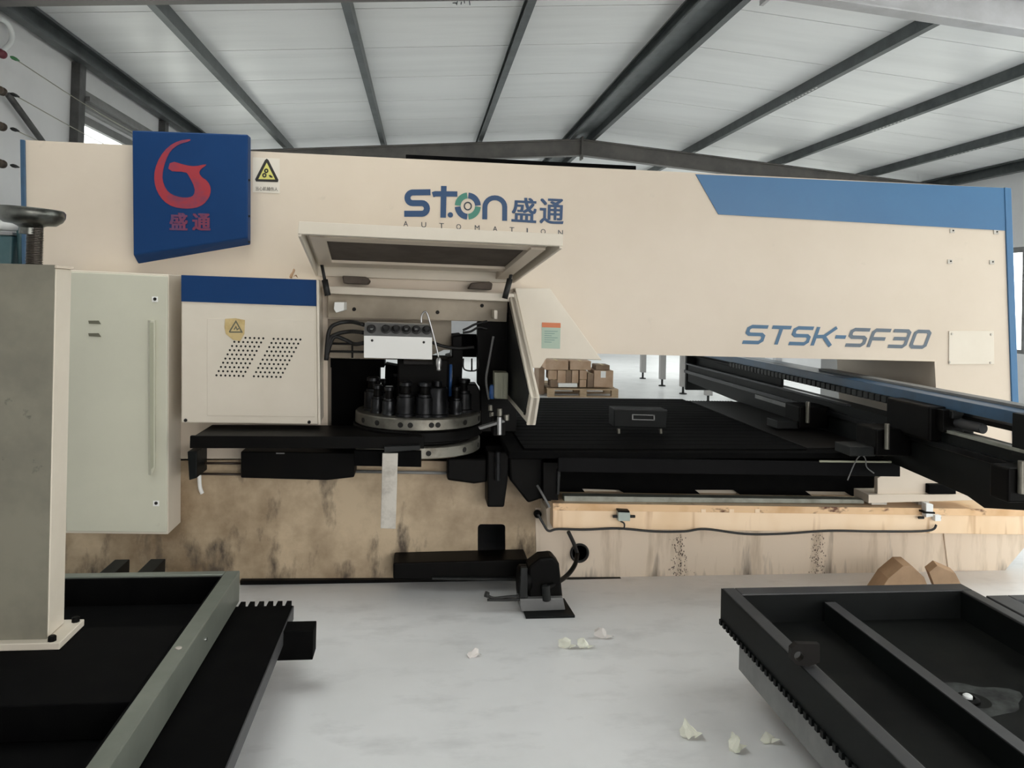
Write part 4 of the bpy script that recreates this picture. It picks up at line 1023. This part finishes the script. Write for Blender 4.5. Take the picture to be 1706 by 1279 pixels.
# ================================================================== SCRAPS ON THE FLOOR
def crumple(px, py, w, d, h, seed, label, material='paper'):
    rnd = random.Random(seed); c = at_z(px, py, 0); w *= 1.2; d *= 1.3; h *= 1.9
    bm = bmesh.new(); bmesh.ops.create_icosphere(bm, subdivisions=2, radius=1.0)
    dirs = [(Vector((rnd.uniform(-1, 1), rnd.uniform(-1, 1), rnd.uniform(-1, 1))).normalized(), rnd.uniform(.25, .8)) for _ in range(9)]
    for v in bm.verts:                        # facets pressed in from random sides, then creased
        for n_, t_ in dirs:
            k_ = v.co.dot(n_) - t_
            if k_ > 0: v.co -= n_ * k_ * 1.25
        v.co *= rnd.uniform(.8, 1.2)
    a_ = rnd.uniform(0, 6.3)
    for v in bm.verts:
        x_, y_ = v.co.x * w * .5, v.co.y * d * .5
        v.co = Vector((x_, y_, v.co.z * h * .5 + .25 * h * (x_ / w + y_ / d)))
    lo_ = min(v.co.z for v in bm.verts)
    for v in bm.verts: v.co.z = max(0.0, v.co.z - lo_ - .06 * h) + .001
    # loose corner of the sheet
    p0 = Vector((w * .3, 0, h * .3)); vs_ = [bm.verts.new(p) for p in (p0, Vector((w * .75, d * .3, .003)), Vector((w * .62, -d * .35, h * .35)), Vector((w * .2, -d * .3, h * .1)))]
    bm.faces.new(vs_[:3]); bm.faces.new((vs_[0], vs_[2], vs_[3]))
    me = bpy.data.meshes.new('paper_scrap'); bm.to_mesh(me); bm.free(); me.materials.append(MATS[material])
    o = bpy.data.objects.new('paper_scrap', me); COL.objects.link(o); o.location = (c.x, c.y, 0)
    return tag(o, label, 'paper', 'crumpled scraps on the floor')
crumple(783, 1094, .055, .03, .028, 1, 'small pinkish folded paper scrap lying leftmost on the floor', 'paper_pink')
crumple(942, 1080, .06, .035, .03, 2, 'greenish crumpled paper scrap left of its touching neighbour on the floor')
crumple(972, 1080, .06, .03, .025, 3, 'thin crumpled scrap touching the right of a greenish scrap', 'paper')
crumple(1002, 1064, .065, .035, .03, 4, 'white crumpled scrap farthest from the viewer on the floor', 'paper_pink')
crumple(1148, 1229, .055, .045, .04, 5, 'heart shaped white paper scrap, left of the three near the toothed tray')
crumple(1223, 1250, .05, .04, .038, 6, 'blocky crumpled scrap, lowest of the three near the toothed tray')
crumple(1275, 1238, .065, .03, .03, 7, 'greenish flat scrap nearest to the toothed tray')
dsc = at_y(487, 456, 3.98)
o = crumple(487, 960, .03, .03, .03, 8, 'small brown scrap lying on top of the perforated cover', 'plywood')
o.location = (dsc.x, 3.98, at_y(487, 464, 3.98).z)
del o['group']; o.name = 'wood_chip'; o['category'] = 'scrap'

# plywood offcuts leaning at the press foot
def offcut(q, y0, y1, label):
    A = [at_y(x, y, y0) for x, y in q]
    dz = min(a.z for a in A)
    A = [Vector((a.x, a.y, max(.0, a.z - max(0, dz)))) for a in A]
    lo = min(a.z for a in A); A = [Vector((a.x, a.y, a.z - lo)) for a in A]
    v, f = loft_two(A, [a + Vector((.03, y1 - y0, 0)) for a in A])
    c = sum(A, Vector()) / len(A); c.z = 0
    me_o = make('plywood_offcut', [Vector(p) - c for p in v], f, 'plywood', None, .002); me_o.location = c
    return tag(me_o, label, 'wood')
offcut([(1458, 985), (1480, 952), (1505, 931), (1520, 931), (1540, 950), (1554, 985)], 3.72, 3.86, 'pointed plywood offcut with dark left slope behind the right tray')
offcut([(1566, 985), (1548, 940), (1562, 929), (1592, 942), (1614, 985)], 3.70, 3.78, 'paler plywood offcut right of the pointed one behind the right tray')

# ================================================================== BACKGROUND THINGS
py0 = at_z(960, 662, 0).y
pa, pb = at_y(913, 660, py0).x, at_y(1030, 660, py0).x
pal = thing('pallet', ((pa + pb) / 2, py0 + .5, 0), 'wooden pallet loaded with cartons far behind the press', 'pallet')
for k in range(5): box('deck_board', pa, pb, py0 + k * .24, py0 + k * .24 + .16, .11, .13, 'pallet_wood', pal)
for k in range(3):
    xk = pa + (pb - pa - .1) * k / 2
    for j in range(3): box('pallet_block', xk, xk + .1, py0 + j * .5, py0 + j * .5 + .1, .02, .11, 'pallet_wood', pal)
for j in range(3): box('bottom_board', pa, pb, py0 + j * .5, py0 + j * .5 + .1, 0, .02, 'pallet_wood', pal)
def carton(q, y0, dep, material, label, tape=True, lift=None):
    A = [at_y(x, y, y0) for x, y in q]
    x0, x1 = A[0].x, A[1].x; z0, z1 = A[2].z, A[0].z
    c = thing('carton', ((x0 + x1) / 2, y0 + dep / 2, z0), label, 'carton', 'cartons on the far pallet')
    box('carton_body', x0, x1, y0, y0 + dep, z0, z1, material, c, .006)
    if tape:
        xm_ = (x0 + x1) / 2
        box('packing_tape', xm_ - .02, xm_ + .02, y0 - .002, y0 + dep + .002, z1 - .001, z1 + .002, 'label_tape', c)
        box('carton_flap', x0 + .01, xm_ - .025, y0 + .01, y0 + dep - .01, z1, z1 + .004, material, c)
    return c
yy0 = py0 + .05
cz = .13
def cart(x0, x1, ya, yb_, dep, material, label, tape=True, dy=0): return carton([(x0, ya), (x1, ya), (x1, yb_), (x0, yb_)], yy0 + dy, dep, material, label, tape)
big = cart(990, 1022, 617, 645, .5, 'cardboard', 'largest carton with a white label at the right end of the pallet')
box('shipping_label', at_y(1001, 620, yy0).x, at_y(1009, 630, yy0).x, yy0 - .004, yy0, at_y(1001, 629, yy0).z, at_y(1001, 618, yy0).z, 'white_paint', big)
cart(930, 962, 638, 645, .3, 'white_paint', 'low white carton at the bottom of the pallet load', False)
cart(929, 943, 617, 638, .3, 'cardboard', 'upright carton above the left half of the low white one')
cart(943.5, 952, 617, 638, .3, 'cardboard_dark', 'narrow dark carton in the middle above the low white one')
cart(953, 964, 617, 638, .3, 'cardboard', 'upright carton above the right end of the low white one')
cart(966, 978, 617, 632, .3, 'cardboard', 'square carton in the upper row left of the largest carton')
cart(966, 977, 632.4, 645, .3, 'cardboard', 'carton with pale face at the bottom left of the largest carton')
cart(979, 989, 622, 645, .3, 'cardboard_dark', 'narrow upright carton touching the largest carton')
cart(915, 928, 617, 632, .3, 'cardboard', 'small carton at the left end of the middle row')
cart(918, 929, 632.4, 645, .3, 'cardboard_dark', 'small dark carton at the bottom left of the pallet load')
cart(909, 947, 600, 616.5, .5, 'cardboard', 'wide top carton at the left of the pallet load')
cart(950, 985, 601, 616.5, .5, 'cardboard', 'wide top carton in the middle of the pallet load')
cart(993, 1016, 608, 616.5, .3, 'cardboard_dark', 'crushed dark carton on top of the largest carton')
cart(898, 907.5, 613, 657, .5, 'cardboard_dark', 'tall dark carton standing on the floor left of the pallet', False, .1)
# long white table with levelling feet
tb = thing('conveyor_table', (4.5, 12.6, 0), 'long white table on slim legs with levelling feet behind the press', 'table')
box('table_top', 4.15, 5.1, 10.6, 14.8, .92, .98, 'white_paint', tb, .005)
for yk in (11.0, 12.1, 13.2, 14.4):
    for xk in (4.17, 4.95):
        lg = box('leg', xk - .05, xk + .05, yk - .05, yk + .05, .12, .92, 'leg_grey', tb, .004)
        lathe('levelling_foot', (xk, yk, 0), (0, 0, 1), [(.06, 0), (.06, .015), (.018, .025), (.018, .12)], 'dark_grey', lg, 12)
box('side_rail', 4.18, 4.24, 10.7, 14.7, .84, .92, 'white_paint', tb)
# grey cabinet behind the right leg
yc = 7.6
a, b = at_y(1455, 620, yc).x, at_y(1600, 620, yc).x
gc = thing('grey_cabinet', ((a + b) / 2, yc + .3, 0), 'brownish grey metal cabinet behind the right leg of the press', 'cabinet')
box('body', a, b, yc, yc + .6, .05, 1.45, 'grey_cabinet', gc, .006)
box('plinth', a + .02, b - .02, yc + .02, yc + .58, 0, .05, 'black_matte', gc)
box('door', a + .16, b - .02, yc - .015, yc, .1, 1.42, 'grey_cabinet', gc, .003)
a2 = at_y(1408, 620, yc).x
gp = thing('steel_locker', ((a + a2) / 2, yc + .25, 0), 'lighter grey narrow locker left of the brownish grey cabinet', 'cabinet')
box('body', a2, a - .01, yc, yc + .5, .05, 1.4, 'grey_cabinet_light', gp, .006)
box('plinth', a2 + .02, a - .03, yc + .02, yc + .48, 0, .05, 'black_matte', gp)
box('door', a2 + .02, a - .03, yc - .012, yc, .1, 1.36, 'grey_cabinet_light', gp, .003)

# left wall: brace, wires on insulators, teal box and pipe
bp0, bp1 = at_x(14, 158, XL + .06), at_x(68, 232, XL + .06)
br_ = tube('wall_brace', [bp0, bp1, bp1 + (bp1 - bp0) * 2.0], .022, 'post_steel', None, curve=False)
tag(br_, 'thin dark diagonal steel brace on the left wall', 'brace')
names = ['top', 'second', 'third', 'lowest']
for k, (yy, colr) in enumerate(((90, 'wire_green'), (152, 'fitting_brown'), (211, 'fitting_brown'), (273, 'fitting_brown'))):
    p = at_x(3, yy, XL + .16); xw = p.x
    ins = thing('wire_insulator', (XL, p.y, p.z), '%s brown insulator with wire on the left wall edge' % ('topmost', 'second highest', 'third highest', 'lowest')[k], 'insulator', 'insulators on the left wall')
    cyl('bracket_arm', (XL + .004, p.y, p.z), (xw, p.y, p.z), .014, 'post_steel', ins, 10)
    lathe('spool', (xw, p.y - .05, p.z), (0, 1, 0), [(.012, 0), (.026, .01), (.028, .025), (.018, .04), (.028, .055), (.026, .07), (.012, .08)], 'fitting_brown' if k else 'wire_red', ins, 16)
    lathe('wire_clamp', (xw + .02, p.y + .07, p.z + .005), (.1, 1, 0), [(.006, 0), (.012, .02), (.012, .05), (.004, .09)], colr if k == 0 else 'dark_grey', ins, 10)
    if k < 3: tube('wire', [Vector((xw + .02, p.y + .15, p.z + .005)), Vector((xw, p.y + 2.0, p.z - .03)), Vector((xw, p.y + 5.5, p.z + .02))], .0035, 'wire_tan', ins, seg=6)
p = at_x(-1, 200, XL + .10)
tag(tube('riser_pipe', [Vector((p.x, p.y - .1, 0)), Vector((p.x, p.y - .1, 2.75))], .02, 'fitting_brown', None, curve=False), 'thin brown upright pipe at the left edge by the insulators', 'pipe')
bg = at_x(8, 62, XL + .12)
loop = [at_x(x, y, XL + .05) for x, y in ((-2, 30), (12, 38), (20, 56), (17, 72), (4, 84), (-6, 88))]
tag(tube('cable_loop', loop, .018, 'white_plastic', None), 'white plastic cable loop hanging at the upper left corner', 'cable')
wx0 = at_y(-20, 400, 4.6).x; wx1 = at_y(36, 400, 4.6).x
tbx = thing('teal_pump_unit', ((wx0 + wx1) / 2, 4.7, 0), 'teal green unit with white pipe behind the handwheel column', 'machine')
box('housing', wx0, wx1, 4.5, 4.9, .1, at_y(20, 392, 4.5).z, 'teal_paint', tbx, .01)
box('stand', wx0 + .03, wx1 - .03, 4.55, 4.85, 0, .1, 'black_matte', tbx)
box('housing_cap', wx0 - .01, wx1 + .005, 4.49, 4.9, at_y(20, 392, 4.5).z, at_y(20, 386, 4.5).z, 'grey_cabinet_light', tbx, .004)
tube('white_pipe', [at_y(-20, 374, 4.55), at_y(34, 378, 4.55)], .028, 'white_paint', tbx, curve=False)
tube('pipe_drop', [at_y(34, 378, 4.55), at_y(36, 440, 4.55)], .02, 'teal_paint', tbx, curve=False)
